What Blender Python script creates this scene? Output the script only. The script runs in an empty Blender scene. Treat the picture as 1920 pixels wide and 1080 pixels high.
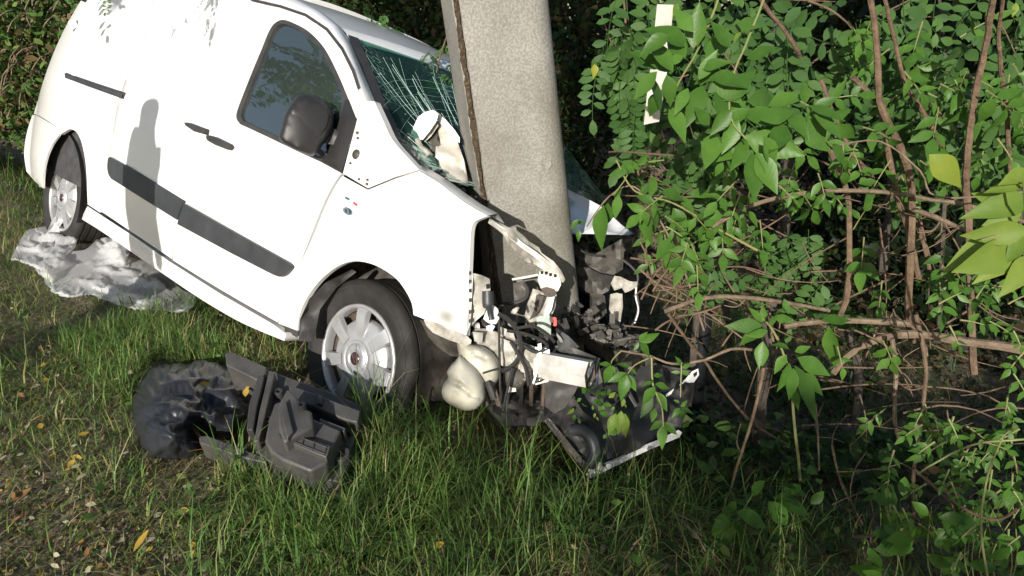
import bpy, bmesh, math, random
import numpy as np
from mathutils import Vector, Matrix, Quaternion, noise
from mathutils.geometry import delaunay_2d_cdt

random.seed(7); rng = np.random.default_rng(11)
sc = bpy.context.scene
COL = sc.collection
R_ = math.radians

# ------------------------------------------------------------------ camera, sky, sun, exposure
F_PX = 1300.0; PITCH = R_(22.0); CAM = Vector((0, 0, 1.63))
cam_d = bpy.data.cameras.new('camera'); cam = bpy.data.objects.new('camera', cam_d); COL.objects.link(cam)
cam.location = CAM; cam.rotation_euler = (R_(90) - PITCH, 0, 0)
cam_d.sensor_width = 36; cam_d.lens = 36 * F_PX / 1920; cam_d.clip_start = .02; cam_d.clip_end = 400
sc.camera = cam
SUN_EL = R_(20.0); SUN_AZ = R_(15.0)                 # low sun, behind the viewer and a little to the left
world = bpy.data.worlds.new('World'); sc.world = world; world.use_nodes = True
nt = world.node_tree; nt.nodes.clear()
sky = nt.nodes.new('ShaderNodeTexSky'); sky.sky_type = 'NISHITA'; sky.sun_disc = False
sky.sun_elevation = SUN_EL; sky.sun_rotation = R_(180) + SUN_AZ; sky.air_density = 1.0; sky.dust_density = 1.2; sky.ozone_density = .5
bg = nt.nodes.new('ShaderNodeBackground'); bg.inputs[1].default_value = .115
out = nt.nodes.new('ShaderNodeOutputWorld'); nt.links.new(sky.outputs[0], bg.inputs[0]); nt.links.new(bg.outputs[0], out.inputs[0])
sun_d = bpy.data.lights.new('sun', 'SUN'); sun_d.energy = 4.6; sun_d.angle = R_(.55); sun_d.color = (1, .95, .87)
sun = bpy.data.objects.new('sun', sun_d); COL.objects.link(sun)
TO_SUN = Vector((-math.sin(SUN_AZ) * math.cos(SUN_EL), -math.cos(SUN_AZ) * math.cos(SUN_EL), math.sin(SUN_EL)))
sun.rotation_euler = TO_SUN.to_track_quat('Z', 'Y').to_euler()
sun.location = (-2, -6, 6)
sc.view_settings.view_transform = 'Standard'; sc.view_settings.look = 'None'
sc.view_settings.gamma = 1; sc.view_settings.exposure = .35; sc.view_settings.use_curve_mapping = False
sc.render.engine = 'CYCLES'; sc.cycles.use_denoising = True
sc.cycles.max_bounces = 8; sc.cycles.transparent_max_bounces = 16; sc.cycles.sample_clamp_indirect = 6

# ------------------------------------------------------------------ points
CT, ST = math.cos(PITCH), math.sin(PITCH)
def c2w(x, y, z): return Vector((x, z * CT - y * ST, CAM.z - z * ST - y * CT))
def ray(u, v): return c2w((u - 960) / F_PX, (v - 540) / F_PX, 1) - CAM          # direction with unit depth
def P(u, v, d): return CAM + ray(u, v) * d
# the van's pose: columns are its forward, left and up axes
RV = Matrix(((.7648, .5977, .2407), (.2894, .0151, -.9571), (-.5757, .8016, -.1614)))
TV = Vector((-2.4799, -.2574, 5.2465))
CW = Matrix(((1, 0, 0), (0, -ST, CT), (0, -CT, -ST)))
MV = (CW @ RV).to_4x4(); MV.translation = CAM + CW @ TV
MV = Matrix.Translation(MV.translation) @ MV.to_3x3().to_quaternion().to_matrix().to_4x4()
MVI = MV.inverted()
def VL(x, y, z): return MV @ Vector((x, y, z))
_prof_z = [.1, .25, .36, .5, .7, .95, 1.05, 1.2, 1.35, 1.5, 1.6, 1.7, 1.76, 1.82]
_prof_y = [.88, .905, .93, .945, .95, .945, .94, .915, .882, .845, .815, .775, .735, .66]
def hw(X, Z):                                           # half width of the body
    y = float(np.interp(Z, _prof_z, _prof_y))
    if X < .1: y -= .10 * min(1.3, ((.1 - X) / .75)) ** 2
    if X > 3.15: y -= .09 * ((X - 3.15) / .5) ** 2
    return y
OV = MVI @ CAM
def S(u, v, off=0., Yc=None):                           # pixel -> van-local point on the near side of the body (or on a plane y = Yc)
    d = MVI.to_3x3() @ ray(u, v); t = (-.93 - OV.y) / d.y
    for _ in range(25):
        p = OV + d * t
        y = Yc if Yc is not None else -(hw(p.x, p.z) + off)
        t += .8 * ((y - OV.y) / d.y - t)
    return OV + d * t
def SD(u, v, off=0.): return (MV @ S(u, v, off) - CAM).dot(Vector((0, CT, -ST)))   # depth of the side there

# ------------------------------------------------------------------ terrain
FW = VL(3, -.8, 0); RW = VL(0, -.8, 0)
hd = Vector((FW.x - RW.x, FW.y - RW.y)).normalized(); nd = Vector((-hd.y, hd.x))
_A = np.array([[FW.x, FW.y, 1], [RW.x, RW.y, 1], [0.0, .3, 1]])
PA, PB, PC = np.linalg.solve(_A, np.array([FW.z + .13, RW.z + .07, FW.z + .12]))
def sstep(a, b, x):
    t = np.clip((np.asarray(x, float) - a) / (b - a), 0, 1); return t * t * (3 - 2 * t)
def terr(X, Y):
    X = np.asarray(X, float); Y = np.asarray(Y, float)
    z = PA * np.clip(X, -7, 3) + PB * np.clip(Y, -2, 6) + PC
    s = (X - FW.x) * nd.x + (Y - FW.y) * nd.y; t = (X - FW.x) * hd.x + (Y - FW.y) * hd.y
    s = s - .12 - .72 * np.maximum(0, t - .1)
    z = z - .56 * sstep(-.15, 1.5, s) + .95 * sstep(2.2, 4.6, s) * (1 - sstep(-2.2, -.9, t)) - .17 * sstep(-.15, .4, X) * sstep(1.7, 2.25, Y) + .07 * np.exp(-((X - FW.x - .05) / .45) ** 2 - ((Y - FW.y + .25) / .3) ** 2)
    z = z + .016 * np.sin(3.1 * X + 1.3 * Y) * np.sin(2.3 * Y - .7 * X) + .008 * np.sin(9 * X + 4 * Y) * np.sin(7 * Y - 5 * X)
    return z
def _ss(a, b, x):
    t = (x - a) / (b - a); t = 0. if t < 0 else 1. if t > 1 else t
    return t * t * (3 - 2 * t)
_pa, _pb, _pc = float(PA), float(PB), float(PC)
def ts(X, Y):
    s = (X - FW.x) * nd.x + (Y - FW.y) * nd.y; t = (X - FW.x) * hd.x + (Y - FW.y) * hd.y
    s = s - .12 - .72 * max(0., t - .1)
    z = _pa * min(max(X, -7), 3) + _pb * min(max(Y, -2), 6) + _pc - .56 * _ss(-.15, 1.5, s) + .95 * _ss(2.2, 4.6, s) * (1 - _ss(-2.2, -.9, t)) - .17 * _ss(-.15, .4, X) * _ss(1.7, 2.25, Y) + .07 * math.exp(-((X - FW.x - .05) / .45) ** 2 - ((Y - FW.y + .25) / .3) ** 2)
    return z + .016 * math.sin(3.1 * X + 1.3 * Y) * math.sin(2.3 * Y - .7 * X) + .008 * math.sin(9 * X + 4 * Y) * math.sin(7 * Y - 5 * X)
def G(u, v, h=0.):                                      # pixel -> point h above the ground
    r = ray(u, v); t = .6
    prev = None
    while t < 14:
        p = CAM + r * t; e = p.z - ts(p.x, p.y) - h
        if e < 0:
            a, b = t - .06, t
            for _ in range(14):
                m = (a + b) / 2; q = CAM + r * m
                if q.z - ts(q.x, q.y) - h < 0: b = m
                else: a = m
            return CAM + r * ((a + b) / 2)
        t += .06
    return CAM + r * 14
def GD(u, v, h=0.): return (G(u, v, h) - CAM).dot(Vector((0, CT, -ST)))

# ------------------------------------------------------------------ materials
MATS = {}
def node_mat(name):
    m = bpy.data.materials.new(name); m.use_nodes = True; MATS[name] = m
    return m, m.node_tree, m.node_tree.nodes['Principled BSDF']
def mat(name, col, rough=.5, metal=0., spec=.5, coat=0., col2=None, scale=8., bump=0., bscale=40., detail=4., mix=(.35, .65), rvar=0., trans=0.):
    m, t, b = node_mat(name); L = t.links.new
    b.inputs['Base Color'].default_value = (*col, 1); b.inputs['Roughness'].default_value = rough
    b.inputs['Metallic'].default_value = metal; b.inputs['Specular IOR Level'].default_value = spec
    b.inputs['Coat Weight'].default_value = coat; b.inputs['Coat Roughness'].default_value = .05
    tc = t.nodes.new('ShaderNodeTexCoord')
    if col2 is not None:
        n = t.nodes.new('ShaderNodeTexNoise'); n.inputs['Scale'].default_value = scale; n.inputs['Detail'].default_value = detail; n.inputs['Roughness'].default_value = .65
        L(tc.outputs['Object'], n.inputs['Vector'])
        r = t.nodes.new('ShaderNodeValToRGB'); r.color_ramp.elements[0].position = mix[0]; r.color_ramp.elements[1].position = mix[1]
        r.color_ramp.elements[0].color = (*col, 1); r.color_ramp.elements[1].color = (*col2, 1)
        L(n.outputs['Fac'], r.inputs[0]); L(r.outputs[0], b.inputs['Base Color'])
        if rvar:
            mr = t.nodes.new('ShaderNodeMapRange'); mr.inputs[3].default_value = rough; mr.inputs[4].default_value = rough + rvar
            L(n.outputs['Fac'], mr.inputs[0]); L(mr.outputs[0], b.inputs['Roughness'])
    if bump:
        n2 = t.nodes.new('ShaderNodeTexNoise'); n2.inputs['Scale'].default_value = bscale; n2.inputs['Detail'].default_value = 6
        L(tc.outputs['Object'], n2.inputs['Vector'])
        bp = t.nodes.new('ShaderNodeBump'); bp.inputs['Strength'].default_value = bump; bp.inputs['Distance'].default_value = .01
        L(n2.outputs['Fac'], bp.inputs['Height']); L(bp.outputs[0], b.inputs['Normal'])
    return m
def leaf_mat(name, col, col2, transl=.3, rough=.42, attr=False, spots=None):
    m, t, b = node_mat(name); L = t.links.new
    if attr:
        a = t.nodes.new('ShaderNodeAttribute'); a.attribute_name = 'col'; csock = a.outputs['Color']
    else:
        oi = t.nodes.new('ShaderNodeObjectInfo'); tc = t.nodes.new('ShaderNodeTexCoord')
        n = t.nodes.new('ShaderNodeTexNoise'); n.inputs['Scale'].default_value = 3.5; n.inputs['Detail'].default_value = 5
        L(tc.outputs['Object'], n.inputs['Vector'])
        ad = t.nodes.new('ShaderNodeMath'); ad.operation = 'MULTIPLY_ADD'; ad.inputs[1].default_value = .7
        L(oi.outputs['Random'], ad.inputs[0])
        m2 = t.nodes.new('ShaderNodeMath'); m2.operation = 'MULTIPLY_ADD'; m2.inputs[1].default_value = .7; m2.inputs[2].default_value = -.2
        L(n.outputs['Fac'], m2.inputs[0]); L(m2.outputs[0], ad.inputs[2])
        r = t.nodes.new('ShaderNodeValToRGB'); r.color_ramp.elements[0].color = (*col, 1); r.color_ramp.elements[1].color = (*col2, 1)
        if spots:
            e = r.color_ramp.elements.new(.97); e.color = (*spots, 1)
            r.color_ramp.elements[1].position = .8
        L(ad.outputs[0], r.inputs[0]); csock = r.outputs[0]
        bp = t.nodes.new('ShaderNodeBump'); bp.inputs['Strength'].default_value = .04; bp.inputs['Distance'].default_value = .006
        w = t.nodes.new('ShaderNodeTexWave'); w.inputs['Scale'].default_value = 5.; w.inputs['Distortion'].default_value = 2.5; w.bands_direction = 'DIAGONAL'
        L(tc.outputs['Object'], w.inputs['Vector']); L(w.outputs['Fac'], bp.inputs['Height']); L(bp.outputs[0], b.inputs['Normal'])
    L(csock, b.inputs['Base Color']); b.inputs['Roughness'].default_value = rough; b.inputs['Specular IOR Level'].default_value = .22
    tr = t.nodes.new('ShaderNodeBsdfTranslucent'); L(csock, tr.inputs[0])
    mx = t.nodes.new('ShaderNodeMixShader'); mx.inputs[0].default_value = transl
    L(b.outputs[0], mx.inputs[1]); L(tr.outputs[0], mx.inputs[2]); L(mx.outputs[0], t.nodes['Material Output'].inputs[0])
    return m

mat('white_paint', (.80, .80, .79), .28, coat=.6, col2=(.74, .74, .72), scale=3, mix=(.45, .8))
mat('dirty_white', (.48, .46, .41), .45, col2=(.15, .125, .09), scale=16, detail=8, bump=.3, bscale=30, mix=(.44, .76))
mat('primer_beige', (.62, .59, .53), .5, col2=(.48, .44, .38), scale=9, bump=.15)
mat('black_plastic', (.028, .028, .03), .5, col2=(.05, .047, .044), scale=12, bump=.1, bscale=90, rvar=.2)
mat('dusty_plastic', (.05, .047, .042), .55, col2=(.14, .125, .105), scale=11, bump=.2, bscale=60, mix=(.4, .75))
mat('casing_plastic', (.048, .047, .046), .42, col2=(.092, .087, .081), scale=7, bump=.08, bscale=120, mix=(.35, .75), rvar=.15)
mat('strip_plastic', (.032, .034, .039), .45, col2=(.052, .054, .060), scale=6, bump=.08, bscale=150)
mat('mirror_plastic', (.021, .020, .021), .48, col2=(.026, .025, .026), scale=5, bump=.05, bscale=500)
mat('rubber', (.015, .0145, .014), .75, col2=(.034, .031, .028), scale=10, bump=.2, bscale=80, mix=(.4, .8))
mat('wheel_silver', (.55, .56, .58), .33, metal=.55, col2=(.42, .42, .42), scale=10, rvar=.15)
mat('brake_rust', (.12, .085, .06), .7, col2=(.05, .04, .035), scale=20)
mat('aluminium', (.70, .69, .66), .42, metal=.1, col2=(.48, .46, .42), scale=12, bump=.1, bscale=50)
mat('bare_metal', (.5, .5, .5), .25, metal=1.)
mat('chrome', (.75, .75, .75), .12, metal=1.)
mat('tank_cream', (.50, .48, .40), .38, col2=(.26, .22, .15), scale=14, bump=.12, bscale=25, mix=(.5, .85))
mat('green_plastic', (.30, .40, .34), .5, col2=(.45, .48, .42), scale=20)
mat('red_plastic', (.75, .03, .02), .35)
mat('badge_red', (.055, .018, .03), .25, coat=.6)
mat('flag_green', (.02, .16, .07), .4); mat('flag_white', (.75, .72, .66), .4); mat('flag_red', (.6, .05, .07), .4)
mat('insulation', (.02, .045, .038), .9, col2=(.04, .075, .06), scale=60, bump=.6, bscale=120)
mat('interior', (.03, .03, .032), .8, col2=(.06, .06, .065), scale=15)
mat('seat_cloth', (.07, .075, .085), .9, col2=(.1, .1, .11), scale=60, bump=.3, bscale=200)
mat('shade_black', (.008, .008, .008), .9)  # near-black plates stand in for the shade inside slots, holes and recesses
mat('bark', (.095, .06, .036), .85, col2=(.18, .12, .075), scale=30, bump=.6, bscale=70)
mat('pale_bark', (.22, .165, .112), .85, col2=(.12, .082, .052), scale=25, bump=.6, bscale=60)
mat('dark_bark', (.045, .037, .03), .9, col2=(.09, .075, .06), scale=18, bump=.8, bscale=40)
mat('green_stem', (.16, .22, .06), .6, col2=(.24, .2, .09), scale=20)
mat('post_white', (.50, .48, .43), .6, col2=(.34, .31, .26), scale=8, bump=.1)
mat('post_black', (.012, .013, .015), .4)
mat('skin', (.5, .32, .24), .5); mat('jacket', (.04, .05, .08), .8, bump=.3, bscale=60); mat('hair', (.03, .02, .015), .6); mat('trousers', (.03, .035, .05), .85)
leaf_mat('elder_leaf', (.045, .115, .018), (.105, .225, .036), .32, .38)
leaf_mat('robinia_leaf', (.04, .10, .026), (.095, .185, .046), .3, .55)
leaf_mat('yellow_leaf', (.18, .25, .035), (.34, .34, .05), .3)
leaf_mat('mottled_leaf', (.11, .20, .03), (.24, .31, .055), .35, .5)
leaf_mat('fallen_yellow', (.34, .22, .03), (.46, .32, .06), .15, .6)
leaf_mat('fallen_brown', (.16, .075, .03), (.30, .18, .08), .1, .7)
leaf_mat('fallen_pale', (.34, .32, .20), (.42, .40, .26), .1, .7)
leaf_mat('foliage_mass', (0, 0, 0), (0, 0, 0), .25, .55, attr=True)
leaf_mat('grass_blade', (0, 0, 0), (0, 0, 0), .3, .45, attr=True)

# concrete with aggregate speckle, pores and darker blotches towards the foot
m, t, b = node_mat('concrete'); L = t.links.new
tc = t.nodes.new('ShaderNodeTexCoord')
v1 = t.nodes.new('ShaderNodeTexVoronoi'); v1.inputs['Scale'].default_value = 75; L(tc.outputs['Object'], v1.inputs['Vector'])
n1 = t.nodes.new('ShaderNodeTexNoise'); n1.inputs['Scale'].default_value = 2.6; n1.inputs['Detail'].default_value = 8; L(tc.outputs['Object'], n1.inputs['Vector'])
n3 = t.nodes.new('ShaderNodeTexNoise'); n3.inputs['Scale'].default_value = 130; n3.inputs['Detail'].default_value = 3; L(tc.outputs['Object'], n3.inputs['Vector'])
r1 = t.nodes.new('ShaderNodeValToRGB'); e = r1.color_ramp.elements
e[0].position = .32; e[0].color = (.235, .226, .205, 1); e[1].position = .68; e[1].color = (.345, .336, .315, 1); L(n1.outputs['Fac'], r1.inputs[0])
sp = t.nodes.new('ShaderNodeValToRGB'); sp.color_ramp.elements[0].position = .40; sp.color_ramp.elements[0].color = (.72, .70, .66, 1); sp.color_ramp.elements[1].position = .62; sp.color_ramp.elements[1].color = (1.15, 1.14, 1.1, 1)
L(n3.outputs['Fac'], sp.inputs[0])
mx = t.nodes.new('ShaderNodeMix'); mx.data_type = 'RGBA'; mx.blend_type = 'MULTIPLY'; mx.inputs[0].default_value = .8
L(r1.outputs[0], mx.inputs[6]); L(sp.outputs[0], mx.inputs[7])
vr = t.nodes.new('ShaderNodeValToRGB'); vr.color_ramp.elements[0].position = .0; vr.color_ramp.elements[0].color = (1, 1, 1, 1); vr.color_ramp.elements[1].position = .16; vr.color_ramp.elements[1].color = (0, 0, 0, 1)
L(v1.outputs['Distance'], vr.inputs[0])
vc = t.nodes.new('ShaderNodeMath'); vc.operation = 'GREATER_THAN'; vc.inputs[1].default_value = .78
sx = t.nodes.new('ShaderNodeSeparateColor'); L(v1.outputs['Color'], sx.inputs[0]); L(sx.outputs[0], vc.inputs[0])
vm = t.nodes.new('ShaderNodeMath'); vm.operation = 'MULTIPLY'; L(vr.outputs[0], vm.inputs[0]); L(vc.outputs[0], vm.inputs[1])
mx2 = t.nodes.new('ShaderNodeMix'); mx2.data_type = 'RGBA'; L(vm.outputs[0], mx2.inputs[0]); L(mx.outputs[2], mx2.inputs[6]); mx2.inputs[7].default_value = (.55, .52, .46, 1)
n4 = t.nodes.new('ShaderNodeTexNoise'); n4.inputs['Scale'].default_value = 5; n4.inputs['Detail'].default_value = 6; L(tc.outputs['Object'], n4.inputs['Vector'])
sz = t.nodes.new('ShaderNodeSeparateXYZ'); L(tc.outputs['Object'], sz.inputs[0])
mm = t.nodes.new('ShaderNodeMapRange'); mm.inputs[1].default_value = 1.5; mm.inputs[2].default_value = .2; L(sz.outputs[2], mm.inputs[0])
ml = t.nodes.new('ShaderNodeMath'); ml.operation = 'MULTIPLY'; L(mm.outputs[0], ml.inputs[0])
r4 = t.nodes.new('ShaderNodeValToRGB'); r4.color_ramp.elements[0].position = .42; r4.color_ramp.elements[1].position = .7; L(n4.outputs['Fac'], r4.inputs[0]); L(r4.outputs[0], ml.inputs[1])
mx3 = t.nodes.new('ShaderNodeMix'); mx3.data_type = 'RGBA'; L(ml.outputs[0], mx3.inputs[0]); L(mx2.outputs[2], mx3.inputs[6]); mx3.inputs[7].default_value = (.10, .09, .055, 1)
L(mx3.outputs[2], b.inputs['Base Color']); b.inputs['Roughness'].default_value = .9
bp = t.nodes.new('ShaderNodeBump'); bp.inputs['Strength'].default_value = .5; bp.inputs['Distance'].default_value = .004
L(n3.outputs['Fac'], bp.inputs['Height']); L(bp.outputs[0], b.inputs['Normal'])
mat('crack_grit', (.055, .038, .022), .95, col2=(.24, .18, .10), scale=70, bump=1., bscale=90, mix=(.5, .8))
mat('stained_white', (.74, .73, .70), .4, col2=(.58, .54, .46), scale=12, detail=8, mix=(.48, .85))

# soil
mat('soil', (.10, .078, .05), .95, col2=(.23, .185, .125), scale=7, detail=10, bump=.8, bscale=45)

# glass
def glass_mat(name, tint, refl_ior, rough=.01, haze=.06, dcol=(.45, .52, .52)):  # diffuse layer: dusty film, tinted to stand in for reflected sky
    m, t, b = node_mat(name); t.nodes.remove(b); L = t.links.new
    tr = t.nodes.new('ShaderNodeBsdfTransparent'); tr.inputs[0].default_value = (*tint, 1)
    gl = t.nodes.new('ShaderNodeBsdfGlossy'); gl.inputs['Roughness'].default_value = rough
    fr = t.nodes.new('ShaderNodeFresnel'); fr.inputs[0].default_value = refl_ior
    mx = t.nodes.new('ShaderNodeMixShader'); L(fr.outputs[0], mx.inputs[0]); L(tr.outputs[0], mx.inputs[1]); L(gl.outputs[0], mx.inputs[2])
    df = t.nodes.new('ShaderNodeBsdfDiffuse'); df.inputs[0].default_value = (*dcol, 1); m2 = t.nodes.new('ShaderNodeMixShader'); m2.inputs[0].default_value = haze; L(mx.outputs[0], m2.inputs[1]); L(df.outputs[0], m2.inputs[2])
    L(m2.outputs[0], t.nodes['Material Output'].inputs[0]); return m
glass_mat('window_glass', (.30, .40, .39), 3.8, .01, .05, (.42, .56, .54))
wsm = glass_mat('windscreen_glass', (.24, .44, .37), 1.05, .08, .10, (.10, .30, .24))
t = wsm.node_tree; L = t.links.new; tc = t.nodes.new('ShaderNodeTexCoord'); prev = t.nodes['Material Output'].inputs[0].links[0].from_socket   # crazed laminate
vo = t.nodes.new('ShaderNodeTexVoronoi'); vo.feature = 'DISTANCE_TO_EDGE'; vo.inputs['Scale'].default_value = 26; mpg = t.nodes.new('ShaderNodeMapping'); mpg.inputs['Scale'].default_value = (1, 1.6, .55); mpg.inputs['Rotation'].default_value = (.5, .3, .6)
L(tc.outputs['Object'], mpg.inputs['Vector']); L(mpg.outputs[0], vo.inputs['Vector'])
lt = t.nodes.new('ShaderNodeMapRange'); lt.inputs[1].default_value = .0; lt.inputs[2].default_value = .05; lt.inputs[3].default_value = .75; lt.inputs[4].default_value = 0.; L(vo.outputs['Distance'], lt.inputs[0])
nn_ = t.nodes.new('ShaderNodeTexNoise'); nn_.inputs['Scale'].default_value = 4; L(tc.outputs['Object'], nn_.inputs['Vector']); rr_ = t.nodes.new('ShaderNodeMapRange'); rr_.inputs[1].default_value = .45; rr_.inputs[2].default_value = .65; L(nn_.outputs['Fac'], rr_.inputs[0])
mu = t.nodes.new('ShaderNodeMath'); mu.operation = 'MULTIPLY'; L(lt.outputs[0], mu.inputs[0]); L(rr_.outputs[0], mu.inputs[1])
dw = t.nodes.new('ShaderNodeBsdfDiffuse'); dw.inputs[0].default_value = (.30, .50, .43, 1); mz = t.nodes.new('ShaderNodeMixShader'); L(mu.outputs[0], mz.inputs[0]); L(prev, mz.inputs[1]); L(dw.outputs[0], mz.inputs[2]); L(mz.outputs[0], t.nodes['Material Output'].inputs[0])
mat('glass_crack', (.36, .52, .46), .3)

# thin plastic film
def film_mat(name, col, trans_w, transl, rough):
    m, t, b = node_mat(name); L = t.links.new
    b.inputs['Base Color'].default_value = (*col, 1); b.inputs['Roughness'].default_value = rough; b.inputs['Specular IOR Level'].default_value = .15
    tr = t.nodes.new('ShaderNodeBsdfTranslucent'); tr.inputs[0].default_value = (*col, 1)
    tp = t.nodes.new('ShaderNodeBsdfTransparent')
    a = t.nodes.new('ShaderNodeMixShader'); a.inputs[0].default_value = transl; L(b.outputs[0], a.inputs[1]); L(tr.outputs[0], a.inputs[2])
    c = t.nodes.new('ShaderNodeMixShader'); c.inputs[0].default_value = trans_w; L(a.outputs[0], c.inputs[1]); L(tp.outputs[0], c.inputs[2])
    L(c.outputs[0], t.nodes['Material Output'].inputs[0]); return m
film_mat('clear_film', (.96, .97, .98), .24, .5, .45)
mat('bag_film', (.018, .020, .024), .40, spec=.38, col2=(.028, .030, .037), scale=6)

# ------------------------------------------------------------------ object helpers
WM = {}
def put(o, parent=None, M=None):
    M = M if M is not None else Matrix.Identity(4)
    COL.objects.link(o); WM[o.name] = M
    if parent is not None:
        o.parent = parent; o.matrix_parent_inverse = WM[parent.name].inverted()
    o.matrix_basis = M
    return o
def tag(o, label=None, cat=None, group=None, kind=None):
    if label: o['label'] = label
    if cat: o['category'] = cat
    if group: o['group'] = group
    if kind: o['kind'] = kind
    return o
def empty(name, loc, label=None, cat=None, group=None):
    e = bpy.data.objects.new(name, None); e.empty_display_size = .1
    put(e, None, Matrix.Translation(loc)); return tag(e, label, cat, group)
def mesh_obj(name, vs, fs, m, parent=None, smooth=True, M=None, auto=None):
    me = bpy.data.meshes.new(name); me.from_pydata([tuple(v) for v in vs], [], fs); me.update()
    me.materials.append(MATS[m] if isinstance(m, str) else m)
    if smooth:
        me.polygons.foreach_set('use_smooth', [True] * len(me.polygons))
        if auto: me.set_sharp_from_angle(angle=R_(auto))
    o = bpy.data.objects.new(name, me); return put(o, parent, M)
def inpoly(x, y, poly):
    c = False; n = len(poly); j = n - 1
    for i in range(n):
        xi, yi = poly[i]; xj, yj = poly[j]
        if (yi > y) != (yj > y) and x < (xj - xi) * (y - yi) / (yj - yi) + xi: c = not c
        j = i
    return c
def cat(pts, n=6, closed=False):                        # Catmull-Rom through points of any dimension
    p = [np.array(q, float) for q in pts]; o = []; N = len(p)
    rngi = range(N if closed else N - 1)
    for i in rngi:
        p0 = p[(i - 1) % N] if closed or i > 0 else p[i]; p1 = p[i]; p2 = p[(i + 1) % N]; p3 = p[(i + 2) % N] if closed or i + 2 < N else p2
        for k in range(n):
            s = k / n
            o.append(.5 * (2 * p1 + (p2 - p0) * s + (2 * p0 - 5 * p1 + 4 * p2 - p3) * s * s + (3 * p1 - p0 - 3 * p2 + p3) * s ** 3))
    if not closed: o.append(p[-1])
    return o
def cdt(poly, holes=(), res=10.):                       # triangulate a 2D outline with an inner grid; returns verts, tris, boundary loops
    vs = [Vector((float(a), float(b))) for a, b in poly]; es = [(i, (i + 1) % len(poly)) for i in range(len(poly))]
    loops = [list(range(len(poly)))]
    for h in holes:
        k = len(vs); vs += [Vector((float(a), float(b))) for a, b in h]; es += [(k + i, k + (i + 1) % len(h)) for i in range(len(h))]
        loops.append(list(range(k, k + len(h))))
    xs = [q[0] for q in poly]; ys_ = [q[1] for q in poly]
    nb = len(vs); bpts = np.array([[v.x, v.y] for v in vs])
    x = min(xs) + res * .5; row = 0
    while x < max(xs):
        y = min(ys_) + res * (.5 if row % 2 else .25)
        while y < max(ys_):
            if inpoly(x, y, poly) and not any(inpoly(x, y, h) for h in holes) and ((bpts - (x, y)) ** 2).sum(1).min() > (res * .45) ** 2: vs.append(Vector((x, y)))
            y += res
        x += res; row += 1
    ov, oe, of, ovi, _, _ = delaunay_2d_cdt(vs, es, [], 0, 1e-7)
    remap = {}
    for i, src in enumerate(ovi):
        for q in src: remap[q] = i
    tris = []
    for f in of:
        cx = sum(ov[i].x for i in f) / 3; cy = sum(ov[i].y for i in f) / 3
        if inpoly(cx, cy, poly) and not any(inpoly(cx, cy, h) for h in holes): tris.append(tuple(f))
    loops = [[remap[i] for i in l if i in remap] for l in loops]
    return ov, tris, loops
def shellify(front, tris, loops, back_off, flip_to=None):   # front skin + walls + back skin; back_off(i) gives the back vertex
    fs = list(tris); n = len(front); vs = list(front)
    # orient the front towards flip_to
    if flip_to is not None and fs:
        acc = 0
        for f in fs:
            a, b, c = (Vector(front[i]) for i in f); nn = (b - a).cross(c - a); acc += nn.dot(Vector(flip_to) - a)
        if acc < 0: fs = [tuple(reversed(f)) for f in fs]
    back = [back_off(i) for i in range(n)]; vs += back
    out = fs + [tuple(reversed([i + n for i in f])) for f in fs]
    # walls with own vertices for crisp edges
    half = set()
    for f in fs:
        for k in range(len(f)): half.add((f[k], f[(k + 1) % len(f)]))
    bnd = [e for e in half if (e[1], e[0]) not in half]
    wid = {}
    def w(i, bk):
        if (i, bk) not in wid: wid[(i, bk)] = len(vs); vs.append(back[i] if bk else front[i])
        return wid[(i, bk)]
    for a, b in bnd: out.append((w(b, 0), w(a, 0), w(a, 1), w(b, 1)))
    return vs, out

def seg2d(segs):                                        # outline: plain points and ('c', [points]) curves
    o = []
    for s in segs:
        if s[0] == 'c': o += [tuple(q) for q in cat(s[1], 5)]
        else: o.append(tuple(s))
    r = []
    for q in o:
        if not r or (abs(q[0] - r[-1][0]) + abs(q[1] - r[-1][1])) > 1e-6: r.append(q)
    if abs(r[0][0] - r[-1][0]) + abs(r[0][1] - r[-1][1]) < 1e-6: r.pop()
    return r
def to_xz(segs, off=0.):
    o = []
    for s in segs:
        if s[0] == 'x': o.append((s[1], s[2]))
        elif s[0] == 'c': o += [(lambda p: (p.x, p.z))(S(q[0], q[1], off)) for q in cat(s[1], 5)]
        else: p = S(s[0], s[1], off); o.append((p.x, p.z))
    r = []
    for q in o:
        if not r or math.hypot(q[0] - r[-1][0], q[1] - r[-1][1]) > .0015: r.append(q)
    if math.hypot(r[0][0] - r[-1][0], r[0][1] - r[-1][1]) < .0015: r.pop()
    return r
def panel(name, outline, m, parent, off=0., thick=.02, holes=(), res=.05, shape=None, inset=0.):
    poly = to_xz(outline, off); hs = [to_xz(h, off) for h in holes]
    if inset: poly = shrink(poly, inset)
    ov, tris, loops = cdt(poly, hs, res)
    def fy(q): return -(hw(q.x, q.y) + off + (shape(q.x, q.y) if shape else 0))
    front = [VL(q.x, fy(q), q.y) for q in ov]; bn = MV.to_3x3() @ Vector((0, thick, 0))
    vs, fs = shellify(front, tris, loops, lambda i: front[i] + bn, CAM)
    return mesh_obj(name, vs, fs, m, parent)
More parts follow.
